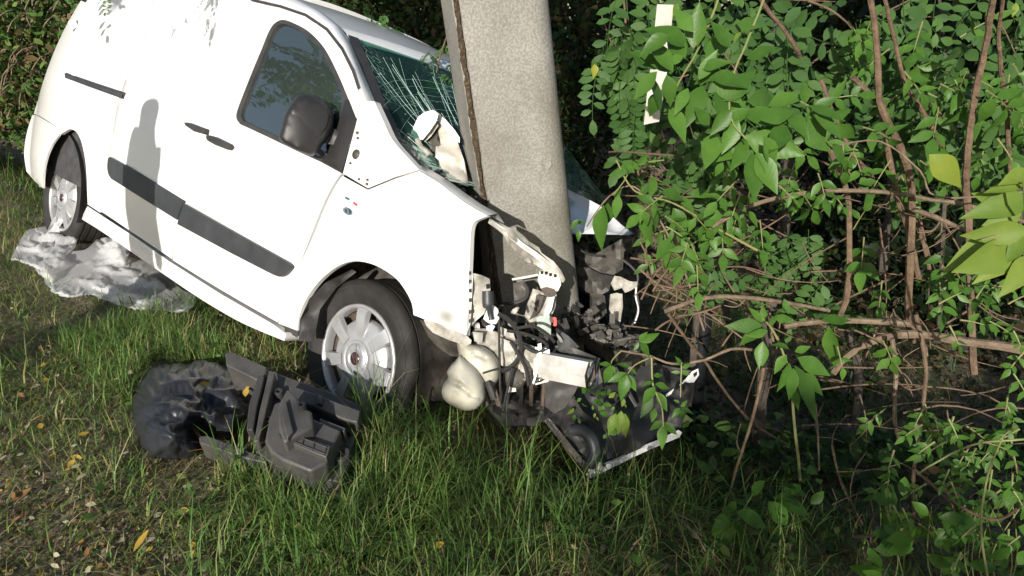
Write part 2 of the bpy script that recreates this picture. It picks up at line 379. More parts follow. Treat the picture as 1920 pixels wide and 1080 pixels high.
def shrink(poly, d):
    n = len(poly); A = sum(poly[i][0] * poly[(i + 1) % n][1] - poly[(i + 1) % n][0] * poly[i][1] for i in range(n)); sg = 1 if A > 0 else -1
    o = []
    for i in range(n):
        a = np.array(poly[i - 1]); b_ = np.array(poly[i]); c = np.array(poly[(i + 1) % n])
        e1 = (b_ - a) / (np.linalg.norm(b_ - a) + 1e-9); e2 = (c - b_) / (np.linalg.norm(c - b_) + 1e-9)
        nn = np.array([-(e1[1] + e2[1]), e1[0] + e2[0]]); l = np.linalg.norm(nn)
        if l < 1e-6: o.append(tuple(b_)); continue
        nn /= l; o.append(tuple(b_ + sg * nn * d / max(.4, nn @ np.array([-e1[1], e1[0]]))))
    return o
def slab(name, pts, d, thick, m, parent=None, crumple=0., res=12., cscale=9., smooth=True, dirv=None, auto=None, curve=True):
    """plate from an outline of (u, v[, depth]); depth is spread over the inside, with real thickness behind"""
    segs = []
    dep = []
    for q in pts: dep.append((q[0], q[1], q[2] if len(q) > 2 else d))
    poly = [(a, b_) for a, b_, _ in dep]
    ov, tris, loops = cdt(poly, (), res)
    D = np.array(dep); front = []
    for i, q in enumerate(ov):
        w = 1 / (((D[:, :2] - (q.x, q.y)) ** 2).sum(1) + 1.) ** 1.3
        dd = float((w * D[:, 2]).sum() / w.sum())
        for a in dep:
            if abs(a[0] - q.x) + abs(a[1] - q.y) < 1e-4: dd = a[2]
        p = P(q.x, q.y, dd)
        if crumple: p = p + ray(q.x, q.y) * crumple * noise.fractal(p * cscale, .6, 2., 3)
        front.append(p)
    def bo(i):
        return front[i] + (dirv if dirv is not None else (front[i] - CAM).normalized()) * thick
    vs, fs = shellify(front, tris, loops, bo, CAM)
    return mesh_obj(name, vs, fs, m, parent, smooth, auto=auto)
def tube(name, pts, rad, m, parent=None, sides=7, n=5, bm_only=False, cap=True):
    """round bar through world points; rad is a number or a list per point"""
    r = rad if isinstance(rad, (list, tuple)) else [rad] * len(pts)
    q = cat([(*p, rr) for p, rr in zip(pts, r)], n) if n > 1 else [np.array((*p, rr)) for p, rr in zip(pts, r)]
    vs, fs = [], []; prev = None
    for i, a in enumerate(q):
        c = Vector(a[:3]); tdir = (Vector(q[min(i + 1, len(q) - 1)][:3]) - Vector(q[max(i - 1, 0)][:3]))
        if tdir.length < 1e-9: tdir = Vector((0, 0, 1))
        tdir.normalize()
        if prev is None: prev = tdir.orthogonal().normalized()
        prev = (prev - tdir * prev.dot(tdir)).normalized(); b2 = tdir.cross(prev)
        for k in range(sides):
            an = 2 * math.pi * k / sides; vs.append(c + (prev * math.cos(an) + b2 * math.sin(an)) * float(a[3]))
    nr = len(q)
    for i in range(nr - 1):
        for k in range(sides):
            a = i * sides + k; b_ = i * sides + (k + 1) % sides; fs.append((a, b_, b_ + sides, a + sides))
    if cap: fs += [tuple(reversed(range(sides))), tuple(range((nr - 1) * sides, nr * sides))]
    if bm_only: return vs, fs
    return mesh_obj(name, vs, fs, m, parent, auto=50)
def join(parts):
    vs, fs = [], []
    for v, f in parts:
        k = len(vs); vs += list(v); fs += [tuple(i + k for i in q) for q in f]
    return vs, fs
def lathe(profile, axis_o, axis_d, side, sides=32, a0=0., a1=2 * math.pi):
    """profile (r, h) turned round an axis"""
    ad = axis_d.normalized(); s = (side - ad * side.dot(ad)).normalized(); t_ = ad.cross(s); vs, fs = [], []
    full = abs(a1 - a0 - 2 * math.pi) < 1e-6; n = sides if full else sides + 1
    for r, h in profile:
        for k in range(n):
            an = a0 + (a1 - a0) * k / sides; vs.append(axis_o + ad * h + (s * math.cos(an) + t_ * math.sin(an)) * r)
    for i in range(len(profile) - 1):
        for k in range(n if full else n - 1):
            a = i * n + k; b_ = i * n + (k + 1) % n; fs.append((a, b_, b_ + n, a + n))
    return vs, fs
def pillow(name, outline, d, front_b, back_b, m, parent=None, rings=5, lump=0., lscale=14., power=1., dirv=None):
    """rounded body: outline of (u, v[, depth]) swelling front_b metres towards the viewer and back_b away"""
    o = seg2d([('c', [(q[0], q[1]) for q in outline] + [(outline[0][0], outline[0][1])])]); n = len(o)
    D = np.array([(q[0], q[1], q[2] if len(q) > 2 else d) for q in outline])
    def dep(u, v):
        w = 1 / (((D[:, :2] - (u, v)) ** 2).sum(1) + 4.); return float((w * D[:, 2]).sum() / w.sum())
    cu = sum(q[0] for q in o) / n; cv = sum(q[1] for q in o) / n
    dv = dirv if dirv is not None else -(P(cu, cv, 1) - CAM).normalized()
    vs, fs = [], []
    lev = [(-math.pi / 2 + math.pi * k / (2 * rings)) for k in range(1, 2 * rings)]
    for an in lev:
        s = math.cos(an) ** (.55 * power); h = math.sin(an) * (front_b if an > 0 else back_b)
        for q in o:
            u = cu + (q[0] - cu) * s; v = cv + (q[1] - cv) * s; p = P(u, v, dep(u, v)) + dv * h
            if lump: p = p + dv * lump * noise.fractal(p * lscale, .8, 2., 4)
            vs.append(p)
    L_ = len(lev)
    for i in range(L_ - 1):
        for k in range(n):
            a = i * n + k; b_ = i * n + (k + 1) % n; fs.append((a, b_, b_ + n, a + n))
    vs.append(P(cu, cv, dep(cu, cv)) - dv * back_b); vs.append(P(cu, cv, dep(cu, cv)) + dv * (front_b + lump * noise.fractal(P(cu, cv, dep(cu, cv)) * lscale, .8, 2., 4)))
    for k in range(n):
        fs.append((len(vs) - 2, (k + 1) % n, k)); fs.append((len(vs) - 1, (L_ - 1) * n + k, (L_ - 1) * n + (k + 1) % n))
    return mesh_obj(name, vs, fs, m, parent)
def dome(name, outline, R, front_b, back_b, m, parent=None, res=5., swell=0., lump=0., lscale=14., creases=()):
    """rounded body from an outline of (u, v[, depth]): edge radius R pixels, front_b / back_b metres deep; creases are pixel polylines pressed in"""
    d0 = outline[0][2]; o = seg2d([('c', [(q[0], q[1]) for q in outline] + [(outline[0][0], outline[0][1])])]); D = np.array([(q[0], q[1], q[2]) for q in outline]); B = np.array(o)
    ov, tris, loops = cdt(o, (), res); nb = set(loops[0]); n = len(ov); cu, cv = B.mean(0); rad = np.abs(B - (cu, cv)).max(0)
    dv = -(P(cu, cv, 1) - CAM).normalized(); fr, bk = [], []
    seg = [(np.array(c[i], float), np.array(c[i + 1], float)) for c in creases for i in range(len(c) - 1)]
    for i, q in enumerate(ov):
        p2 = np.array((q.x, q.y)); w = 1 / (((D[:, :2] - p2) ** 2).sum(1) + 4.); dp = float((w * D[:, 2]).sum() / w.sum())
        a = B; b_ = np.roll(B, -1, 0); ab = b_ - a; tt = np.clip(((p2 - a) * ab).sum(1) / ((ab ** 2).sum(1) + 1e-9), 0, 1); dd = float(np.sqrt((((a + ab * tt[:, None]) - p2) ** 2).sum(1).min()))
        k = min(1, dd / R); e = math.sqrt(max(0, 1 - (1 - k) ** 2)); g = max(0, 1 - ((q.x - cu) / rad[0]) ** 2 - ((q.y - cv) / rad[1]) ** 2)
        base = P(q.x, q.y, dp); h = front_b * e + swell * g
        for s0, s1 in seg:
            v_ = s1 - s0; t2 = max(0, min(1, float((p2 - s0) @ v_ / (v_ @ v_)))); ds = float(np.linalg.norm(p2 - s0 - v_ * t2)); h -= .22 * front_b * math.exp(-(ds / (R * .16)) ** 2) * e
        if lump: h += lump * noise.fractal(base * lscale, .8, 2., 4) * e
        fr.append(base + dv * h); bk.append(base - dv * back_b * e)
    fs = []
    acc = sum(((fr[f[1]] - fr[f[0]]).cross(fr[f[2]] - fr[f[0]])).dot(dv) for f in tris)
    T_ = tris if acc > 0 else [tuple(reversed(f)) for f in tris]
    mp = {i: (i if i in nb else n + i) for i in range(n)}
    fs = list(T_) + [tuple(reversed([mp[i] for i in f])) for f in T_]
    o_ = mesh_obj(name, fr + bk, fs, m, parent); o_.data.validate(); return o_
def wrinkle(vs, tris, stretch, iters=220, pin=None, floor=None, bend=.25, grav=.0006, seed=1, jit=.004):
    """let a sheet that is larger than its footprint buckle: position based relaxation with longer rest lengths"""
    r_ = np.random.default_rng(seed); p = np.array([tuple(v) for v in vs], float); n = len(p); p0 = p.copy(); E_ = {}
    for f in tris:
        for k in range(3):
            a, b_, c = f[k], f[(k + 1) % 3], f[(k + 2) % 3]; E_.setdefault((min(a, b_), max(a, b_)), []).append(c)
    ed = np.array(list(E_.keys())); bd_ = np.array([v for v in E_.values() if len(v) == 2]); st = stretch((p[ed[:, 0]] + p[ed[:, 1]]) / 2)
    L0 = np.linalg.norm(p[ed[:, 0]] - p[ed[:, 1]], axis=1) * st; Lb = np.linalg.norm(p[bd_[:, 0]] - p[bd_[:, 1]], axis=1) * stretch((p[bd_[:, 0]] + p[bd_[:, 1]]) / 2)
    I = np.concatenate([ed, bd_]); LL = np.concatenate([L0, Lb]); W = np.concatenate([np.ones(len(ed)), np.full(len(bd_), bend)]); cnt = np.bincount(I.ravel(), minlength=n) + 1e-9
    p += r_.normal(size=p.shape) * jit; vel = np.zeros_like(p)
    for it in range(iters):
        p[:, 2] -= grav
        d = p[I[:, 1]] - p[I[:, 0]]; l = np.linalg.norm(d, axis=1) + 1e-9; cor = d * (W * (l - LL) / l * .5)[:, None]
        for ax_ in range(3): p[:, ax_] += 1.6 * (np.bincount(I[:, 0], cor[:, ax_], n) - np.bincount(I[:, 1], cor[:, ax_], n)) / cnt
        if pin is not None: p[pin, :2] += .5 * (p0[pin, :2] - p[pin, :2]); 
        if floor is not None: p[:, 2] = np.maximum(p[:, 2], floor(p))
    return [Vector(q) for q in p]
def box_pts(c, ax, ay, az):
    vs = [c + ax * i + ay * j + az * k for i in (-.5, .5) for j in (-.5, .5) for k in (-.5, .5)]
    return vs, [(0, 1, 3, 2), (4, 6, 7, 5), (0, 4, 5, 1), (2, 3, 7, 6), (0, 2, 6, 4), (1, 5, 7, 3)]
def bevel(o, w, seg=2):
    b_ = o.modifiers.new('bevel', 'BEVEL'); b_.width = w; b_.segments = seg; b_.limit_method = 'ANGLE'; b_.angle_limit = R_(40); return o
def cloud(name, vs, tris, cols, m, parent=None, smooth=False):       # big joined mesh from numpy arrays
    me = bpy.data.meshes.new(name); nv, ntri = len(vs), len(tris)
    me.vertices.add(nv); me.vertices.foreach_set('co', np.asarray(vs, np.float32).ravel())
    me.loops.add(ntri * 3); me.loops.foreach_set('vertex_index', np.asarray(tris, np.int32).ravel())
    me.polygons.add(ntri); me.polygons.foreach_set('loop_start', np.arange(0, ntri * 3, 3, dtype=np.int32))
    if smooth: me.polygons.foreach_set('use_smooth', np.ones(ntri, bool))
    a = me.attributes.new('col', 'FLOAT_COLOR', 'POINT')
    c4 = np.ones((nv, 4), np.float32); c4[:, :3] = cols; a.data.foreach_set('color', c4.ravel())
    me.update(calc_edges=True); me.validate(); me.materials.append(MATS[m])
    o = bpy.data.objects.new(name, me); return put(o, parent)

# ================================================================== the ground
def build_ground():
    xs = np.concatenate([np.linspace(-60, -7, 14)[:-1], np.linspace(-7, 5, 150), np.linspace(5, 60, 14)[1:]])
    ys = np.concatenate([np.linspace(-40, -1, 12)[:-1], np.linspace(-1, 9, 130), np.linspace(9, 80, 14)[1:]])
    XX, YY = np.meshgrid(xs, ys); ZZ = terr(XX, YY)
    ny, nx = XX.shape; vs = np.stack([XX, YY, ZZ], -1).reshape(-1, 3)
    fs = [(j * nx + i, j * nx + i + 1, (j + 1) * nx + i + 1, (j + 1) * nx + i) for j in range(ny - 1) for i in range(nx - 1)]
    o = mesh_obj('ground', vs, fs, 'soil'); o['kind'] = 'structure'
build_ground()

# ================================================================== the concrete pole
PB0 = P(979, 420, 2.95); PTOP = P(926, 0, 2.62)
def build_pole():
    up = (PTOP - PB0).normalized(); base = PB0 - up * 1.5
    root = empty('utility_pole', base, 'thick grey concrete utility pole standing in the middle of the crushed van nose', 'pole')
    rot = R_(13); ax = Vector((math.cos(rot), -math.sin(rot) * -1, 0)); ax = (ax - up * ax.dot(up)).normalized(); ay = up.cross(ax)   # ay points away
    W = .185
    sec = []                                            # (x, y) of the section, y < 0 faces the viewer; the near left corner is spalled
    sec += [(-W + .022, -W)]
    for i in range(8): sec.append((-W + .04 + (2 * W - .13) * i / 7, -W - .0015 * math.sin(i)))
    for k in range(9):
        a = -math.pi / 2 + math.pi / 2 * k / 8; sec.append((W - .085 + .085 * math.cos(a), -W + .085 + .085 * math.sin(a)))
    for y in (-.02, .08, W - .04): sec.append((W, y))
    sec += [(W - .03, W), (0, W), (-W + .03, W), (-W, W - .04), (-W, 0), (-W, -W + .06), (-W, -W + .03)]
    groove = [(-W + .004, -W + .026), (-W + .012, -W + .018), (-W + .020, -W + .008)]
    sec += groove; ng = len(sec); vs, fs = [], []; H = np.linspace(0, 5.2, 170)
    for h in H:
        c = base + up * h; sc_ = 1.02 - .018 * h
        for k, (x, y) in enumerate(sec):
            if k >= ng - 4 or k == 0:
                j = noise.noise(Vector((h * 9, k * 3.1, 1))) * .006 + noise.noise(Vector((h * 30, k, 5))) * .003
                x, y = x + j, y + j * .6
            vs.append(c + ax * x * sc_ + ay * y * sc_)
    for i in range(len(H) - 1):
        for k in range(ng):
            a = i * ng + k; b_ = i * ng + (k + 1) % ng; fs.append((a, b_, b_ + ng, a + ng))
    mesh_obj('shaft', vs, fs, 'concrete', root, auto=35)
    vs, fs = [], []                                     # rough brown seam along the spalled corner
    for i, h in enumerate(np.linspace(.2, 5.0, 320)):
        c = base + up * h; s_ = 1.02 - .018 * h
        for k, (x, y) in enumerate([(-W + .004, -W + .024), (-W + .005, -W + .016), (-W + .010, -W + .008), (-W + .016, -W + .003), (-W + .021, -W + .004)]):
            n_ = .010 * noise.noise(Vector((h * 38, k * 2.3, 0))) + .011 * noise.noise(Vector((h * 7, k * .3, 3)))
            vs.append(c + ax * (x - .004 + n_) * s_ + ay * (y - .004 + n_) * s_)
    for i in range(319):
        for k in range(4): a = i * 5 + k; fs.append((a, a + 1, a + 6, a + 5))
    mesh_obj('crack', vs, fs, 'crack_grit', root, smooth=False)
    # small scar on the front face
    c = base + up * 1.78; vs, fs = [], []
    for k in range(14):
        a = 2 * math.pi * k / 14; r = .022 * (1 + .4 * noise.noise(Vector((math.cos(a) * 2, math.sin(a) * 2, 7))))
        vs.append(c + ax * (.085 + r * math.cos(a)) + ay * (-W - .0045) + up * r * 1.1 * math.sin(a))
    for k in range(14):
        a = 2 * math.pi * k / 14; vs.append(c + ax * (.085 + .012 * math.cos(a)) + ay * (-W - .001) + up * .013 * math.sin(a))
    for k in range(14): fs.append((k, (k + 1) % 14, 14 + (k + 1) % 14, 14 + k))
    fs.append(tuple(range(14, 28)))
    mesh_obj('chipped_scar', vs, fs, 'concrete', root)
build_pole()

# ================================================================== the crashed van
van = bpy.data.objects.new('delivery_van', None); put(van, None, MV)
tag(van, 'white delivery van wrecked against the concrete pole, nose crushed open', 'van')

def swage(X, Z):                                        # pressed-in upper field of the cargo side
    e = min((X - .10), 1.86 - X) ; zl = 1.235 - .055 * (X - .1)
    k = min(float(sstep(0, .035, Z - zl)), float(sstep(0, .05, e)))
    low = .004 * math.exp(-((Z - (.82 - .03 * X)) / .02) ** 2)
    return -.010 * k - low
def fender_shape(X, Z):
    r = math.hypot(X - 2.99, Z - .36)
    lip = .016 * math.exp(-((r - .40) / .05) ** 2) if Z > .3 else 0
    return lip - .004 * math.exp(-((Z - (.9 - .42 * (X - 3.1))) / .02) ** 2) * float(sstep(3.05, 3.3, X))

ROOFZ = 1.71
X_SD = .735                                             # rear edge of the sliding door
ARCH_R = [(164, 384), (163, 360), (162, 330), (159, 298), (152, 266), (143, 249), (132, 243), (121, 248), (113, 253)]
panel('quarter_panel', [('c', [(63, 214), (76, 168), (96, 110), (118, 60), (137, 25), (152, 0)]), ('x', -.235, 1.58), ('x', -.20, ROOFZ), ('x', X_SD, ROOFZ), ('x', X_SD, 1.3), ('x', X_SD, .8),
      ('x', X_SD, .39), ('c', ARCH_R), (104, 237), (95, 231), (72, 217)], 'white_paint', van, shape=swage, inset=.003)
bump_r = panel('rear_bumper', [(62, 215), (70, 216), (95, 231), (104, 237), (113, 253), ('c', [(113, 253), (101, 272), (91, 298), (85, 325), (82, 354)]), (66, 340), ('c', [(50, 322), (48, 290), (52, 258), (58, 230), (62, 215)])],
      'white_paint', van, off=.006, shape=lambda X, Z: .012 * math.sin(min(1, max(0, (Z - .3) / .5)) * math.pi), inset=.002, thick=.012)
CUT = [(398, 215), (388, 247), (370, 300), (342, 385), (330, 450), (323, 487)]
xz = lambda u, v: (lambda p: (p.x, p.z))(S(u, v))
cu_top = xz(398, 215)
sd = panel('sliding_door', [('x', X_SD, ROOFZ), ('x', cu_top[0] + .03, ROOFZ), ('x', cu_top[0] + .01, 1.35), *CUT, (250, 438), ('x', X_SD, S(178, 391).z + .0)], 'white_paint', van, shape=swage, inset=.003)
WIN = [('c', [(450, 233), (443, 222), (444, 208), (455, 178), (472, 135), (490, 92), (503, 60), (514, 44), (530, 37), (552, 44), (580, 60), (608, 90), (632, 135), (652, 182), (668, 222)]), (655, 272), (640, 325), (600, 303), (560, 285), (500, 256), (470, 242)]
GUT = [(676, 187), (672, 168), (660, 132), (640, 92), (612, 56), (572, 29), (525, 13)]
fd = panel('front_door', [('x', cu_top[0] + .03, ROOFZ), *[S(u, v) and (u, v) for u, v in CUT if v > 214], ('c', [(324, 489), (420, 548), (521, 606)]), ('c', [(521, 606), (540, 552), (562, 497), (600, 400), (618, 361), (630, 340), (640, 327)]),
      (641, 324), (656, 272), (669, 222), ('c', GUT), (480, 2), ('x', 1.86, ROOFZ - .004)], 'white_paint', van, holes=[WIN], shape=lambda X, Z: swage(X, Z) if X < 1.9 else 0, inset=.003)
# black surround, glass and mirror foot
WIN_IN = [('c', [(456, 226), (452, 217), (455, 202), (464, 178), (480, 138), (497, 95), (509, 64), (518, 51), (531, 45), (551, 52), (577, 68), (603, 98), (626, 142), (644, 184)]), (637, 222), (625, 264), (604, 297), (562, 277), (503, 248), (472, 234)]
panel('window_seal', WIN, 'black_plastic', fd, off=-.002, thick=.02, holes=[WIN_IN], res=.08)
panel('window_pane', WIN_IN, 'window_glass', fd, off=-.012, thick=.005, res=.2)
mb = panel('mirror_foot', [(645, 188), (653, 186), (667, 222), (654, 272), (639, 322), (601, 302), (624, 264), (637, 222)], 'mirror_plastic', fd, off=.004, thick=.02, res=.04,
           shape=lambda X, Z: .006 * math.sin(40 * X))
# fender with the wheel opening
ARCH_F = [(779, 591), (775, 570), (765, 549), (750, 527), (730, 510), (705, 497), (676, 491), (650, 494), (625, 506), (601, 526), (581, 551), (567, 577), (560, 602), (558, 621)]
fender = panel('front_fender', [(642, 329), (690, 355), (742, 334), (787, 320), ('c', [(787, 320), (820, 340), (852, 364), (880, 384), (917, 405)]), ('c', [(917, 405), (902, 411), (890, 417), (885, 428), (883, 445)]), (882, 475), (880, 520), (877, 575), (875, 631),
      (845, 620), (812, 606), ('c', ARCH_F), (525, 607), ('c', [(525, 607), (544, 553), (566, 498), (603, 402), (621, 363), (632, 343), (642, 329)])], 'white_paint', van, shape=fender_shape, res=.03, inset=.002)
# inner skin of the fender edge turned towards the bonnet
tp = [S(u, v) for u, v in [(742, 320), (770, 312), (787, 320), (820, 340), (852, 364), (880, 384), (915, 404)]]
vs = []
for p in tp: vs += [VL(p.x, p.y, p.z), VL(p.x, p.y + .05, p.z + .012), VL(p.x, p.y + .10, p.z - .02)]
mesh_obj('fender_rail', vs, [(i * 3 + k, i * 3 + k + 1, i * 3 + k + 4, i * 3 + k + 3) for i in range(len(tp) - 1) for k in range(2)], 'white_paint', van)
# bare cowl corner between mirror and pillar, trim torn off
pil = panel('pillar_base', [(677, 189), (670, 223), (657, 272), (643, 325), (690, 353), (741, 332), (786, 318), ('c', [(786, 318), (768, 299), (736, 262), (718, 225), (702, 190)])], 'stained_white', van, off=-.003, thick=.03, res=.05)
for (u, v, r) in [(667, 289, .020), (670, 249, .006), (671, 259, .005), (657, 306, .005), (673, 336, .005), (689, 337, .005), (688, 345, .006)]:
    p = S(u, v); vs, fs = lathe([(0.0001, .002), (r * .85, .0015), (r, -.003)], VL(p.x, p.y - .002, p.z), MV.to_3x3() @ Vector((0, -1, .1)), MV.to_3x3() @ Vector((1, 0, 0)), 18)
    mesh_obj('grommet', vs, fs, 'dusty_plastic', pil)
# roof edge and windscreen pillar: loft from the gutter to the screen edge
gl = [S(u, v, .001) for u, v in [(745, 318), (716, 292), (690, 255), (674, 222), (676, 190), (672, 168), (660, 132), (640, 92), (612, 56), (572, 29), (525, 13), (470, 0)]]
sl = [S(u, v, Yc=y) for u, v, y in [(788, 320, -.862), (769, 301, -.852), (739, 265, -.835), (719, 226, -.815), (703, 190, -.80), (694, 166, -.785), (678, 128, -.765), (660, 85, -.745), (640, 52, -.73), (606, 24, -.71), (560, -2, -.69), (505, -16, -.67)]]
vs = []; K = 6
for a, b_ in zip(gl, sl):
    bul = Vector((.02, -.035, .03))
    for k in range(K):
        s = k / (K - 1); p = a.lerp(b_, s) + bul * (s * (1 - s)) * 1.6; vs.append(MV @ p)
gl_n = len(gl)
mesh_obj('windscreen_pillar', vs, [(i * K + k, (i + 1) * K + k, (i + 1) * K + k + 1, i * K + k + 1) for i in range(gl_n - 1) for k in range(K - 1)], 'white_paint', van)
vs = []
for p in gl[5:]:
    vs += [VL(p.x, p.y - .001, p.z - .004), VL(p.x + .004, p.y + .002, p.z + .009)]
mesh_obj('roof_gutter', vs, [(i * 2, i * 2 + 2, i * 2 + 3, i * 2 + 1) for i in range(len(gl) - 6)], 'black_plastic', van)
# windscreen: near edge and its mirror image across the van
wl = [S(u, v, Yc=y) for u, v, y in [(652, 66, -.735), (676, 124, -.765), (700, 186, -.80), (736, 263, -.83), (768, 301, -.85), (800, 330, -.85)]]
NW = 14
def screen(i, s):                                       # i: fractional index down the edge, s: 0 near .. 1 far
    i = i * (1 - .22 * float(sstep(.45, .8, s))); k = min(int(i), len(wl) - 2); p = wl[k].lerp(wl[k + 1], i - k)
    y = p.y * (1 - 2 * s); bow = .06 * (1 - (2 * s - 1) ** 2)
    q = Vector((p.x + bow, y, p.z + bow * .15))
    dent = .10 * math.exp(-((s - .38) / .22) ** 2 - ((i - 3.8) / 1.3) ** 2)
    return VL(q.x - dent, q.y, q.z - dent * .4)
vs = [screen(i / 2, s / NW) for i in range(11) for s in range(NW + 1)]
fs = [(i * (NW + 1) + s, i * (NW + 1) + s + 1, (i + 1) * (NW + 1) + s + 1, (i + 1) * (NW + 1) + s) for i in range(10) for s in range(NW)]
ws = mesh_obj('windscreen', vs, fs, 'windscreen_glass', van)
cr = []                                                 # crack lines fanning out from the dent
def ribbon(pts, w):
    vs, fs = [], []
    for i, p in enumerate(pts):
        tdir = (pts[min(i + 1, len(pts) - 1)] - pts[max(i - 1, 0)]).normalized(); sd_ = tdir.cross((CAM - p).normalized()).normalized() * w * .5
        vs += [p - sd_, p + sd_]
    return vs, [(i * 2, i * 2 + 1, i * 2 + 3, i * 2 + 2) for i in range(len(pts) - 1)]
nrm = (MV.to_3x3() @ Vector((.55, 0, .83))) * .004
for k in range(130):
    a = random.uniform(-.35, 2.2); i0, s0 = 4.2 + random.gauss(0, .3), .36 + random.gauss(0, .05); L0 = random.uniform(.4, 1.)
    pts = []
    for q in range(10):
        f = q / 9 * L0 + .05; ii = i0 - f * 4.2 * math.sin(a + .25 * f); ss = s0 - f * .62 * math.cos(a + .35 * f)
        if not (0.05 < ii < 5 and .015 < ss < .98): break
        pts.append(screen(ii, ss) + nrm + Vector((random.gauss(0, .002), random.gauss(0, .002), random.gauss(0, .002))))
    if len(pts) > 2: cr.append(ribbon(pts, random.choice([.0008, .0012, .002])))
for k in range(16):                                     # rings joining them
    rr = .08 + .05 * k; pts = []
    for q in range(16):
        a = -.2 + 2.3 * q / 15; ii = 4.2 - rr * 4.2 * math.sin(a) + random.gauss(0, .03); ss = .36 - rr * .62 * math.cos(a)
        if 0.05 < ii < 5 and .015 < ss < .98: pts.append(screen(ii, ss) + nrm)
    if len(pts) > 2: cr.append(ribbon(pts, .0009))
for k in range(160):                                    # glinting chips
    c = screen(random.uniform(.3, 4.6), random.uniform(.03, .6)) + nrm; r = random.uniform(.001, .004)
    cr.append(([c + Vector((random.uniform(-r, r), random.uniform(-r, r), random.uniform(-r, r))) for _ in range(3)], [(0, 1, 2)]))
v_, f_ = join(cr); c_ = mesh_obj('crack_lines', v_, f_, 'glass_crack', ws, smooth=False); c_['kind'] = 'stuff'
# black band along the near screen edge
vs = []
for i in range(11): vs += [screen(i / 2, 0) + nrm * .8, screen(i / 2, .035) + nrm * .8]
mesh_obj('screen_band', vs, [(i * 2, i * 2 + 1, i * 2 + 3, i * 2 + 2) for i in range(10)], 'black_plastic', ws)
# roof: loft across the van between both gutters
rx = [-.22, .2, .7, 1.2, 1.7]; rows = []
for X in rx: rows.append([(X, s) for s in np.linspace(-1, 1, 17)])
vs = []
for X in rx:
    for s in np.linspace(-1, 1, 17):
        y = .772 * s; z = ROOFZ + .115 * (1 - abs(s) ** 3.2) ** .7; vs.append(VL(X, y, z))
# front rows following the near roof edge
front = [(sl[i], gl[i]) for i in (11, 10, 9, 8)]
for b_, g_ in front:
    for s in np.linspace(-1, 1, 17):
        x = b_.x + .05 * (1 - s * s); z = b_.z + .03 * (1 - s * s) ; vs.append(VL(x, -b_.y * s, z))
nr = len(rx) + len(front)
mesh_obj('roof', vs, [(i * 17 + k, i * 17 + k + 1, (i + 1) * 17 + k + 1, (i + 1) * 17 + k) for i in range(nr - 1) for k in range(16)], 'white_paint', van)
vs = []                                                 # front lip of the roof over the screen
b_ = sl[8]
for s in np.linspace(-1, 1, 17):
    x = b_.x + .05 * (1 - s * s); z = b_.z + .03 * (1 - s * s); y = -b_.y * s
    vs += [VL(x, y, z), VL(x + .035, y * .995, z - .02), VL(x + .06, y * .99, z - .05)]
mesh_obj('roof_lip', vs, [(i * 3 + k, (i + 1) * 3 + k, (i + 1) * 3 + k + 1, i * 3 + k + 1) for i in range(16) for k in range(2)], 'white_paint', van)
# far side, rear end and floor close the body
def side_grid(x0, x1, z0, z1, nx, nz, sgn, ins):
    vs = [VL(x0 + (x1 - x0) * i / nx, sgn * (hw(x0 + (x1 - x0) * i / nx, z0 + (z1 - z0) * j / nz) - ins), z0 + (z1 - z0) * j / nz) for i in range(nx + 1) for j in range(nz + 1)]
    return vs, [(i * (nz + 1) + j, (i + 1) * (nz + 1) + j, (i + 1) * (nz + 1) + j + 1, i * (nz + 1) + j + 1) for i in range(nx) for j in range(nz)]
mesh_obj('far_side', *side_grid(-.5, 1.8, .3, ROOFZ, 16, 14, 1, 0.), 'white_paint', van)
mesh_obj('far_door', *side_grid(1.81, 2.7, .3, 1.08, 8, 8, 1, 0.), 'white_paint', van)
vs = []; fs = []
zz = np.linspace(.3, 1.79, 13)
for z in zz:
    h_ = hw(-.45, z) - .03
    for s in np.linspace(-1, 1, 9): vs.append(VL(-.50 + .17 * max(0, (z - .75)) ** 1.1 * 1.25 - .05 * (1 - s * s), h_ * s, z))
fs = [(i * 9 + k, i * 9 + k + 1, (i + 1) * 9 + k + 1, (i + 1) * 9 + k) for i in range(12) for k in range(8)]
mesh_obj('rear_door', vs, fs, 'white_paint', van)
# rear light / hinge showing at the rear edge
slab('door_hinge', [(128, 40), (140, 36), (146, 48), (134, 58)], SD(150, 45) + .02, .03, 'white_paint', van, res=20)
v_, f_ = join([side_grid(-.42, 1.84, .46, 1.68, 12, 10, -1, .05), side_grid(-.42, 1.84, .46, 1.68, 12, 10, 1, .05),
               ([VL(-.42, -.85, .3), VL(2.75, -.85, .3), VL(2.75, .85, .3), VL(-.42, .85, .3)], [(0, 1, 2, 3)]),
               ([VL(1.78, -.88, .3), VL(1.78, .88, .3), VL(1.78, .74, 1.7), VL(1.78, -.74, 1.7)], [(0, 1, 2, 3)]),
               ([VL(1.80, -.9, .3), VL(2.66, -.9, .3), VL(2.66, -.9, 1.0), VL(1.80, -.9, 1.1)], [(0, 1, 2, 3)]),
               ([VL(2.68, -.86, .3), VL(2.68, .86, .3), VL(2.68, .86, 1.0), VL(2.68, -.86, 1.0)], [(0, 1, 2, 3)])])
mesh_obj('inner_shell', v_, f_, 'interior', van, smooth=False)
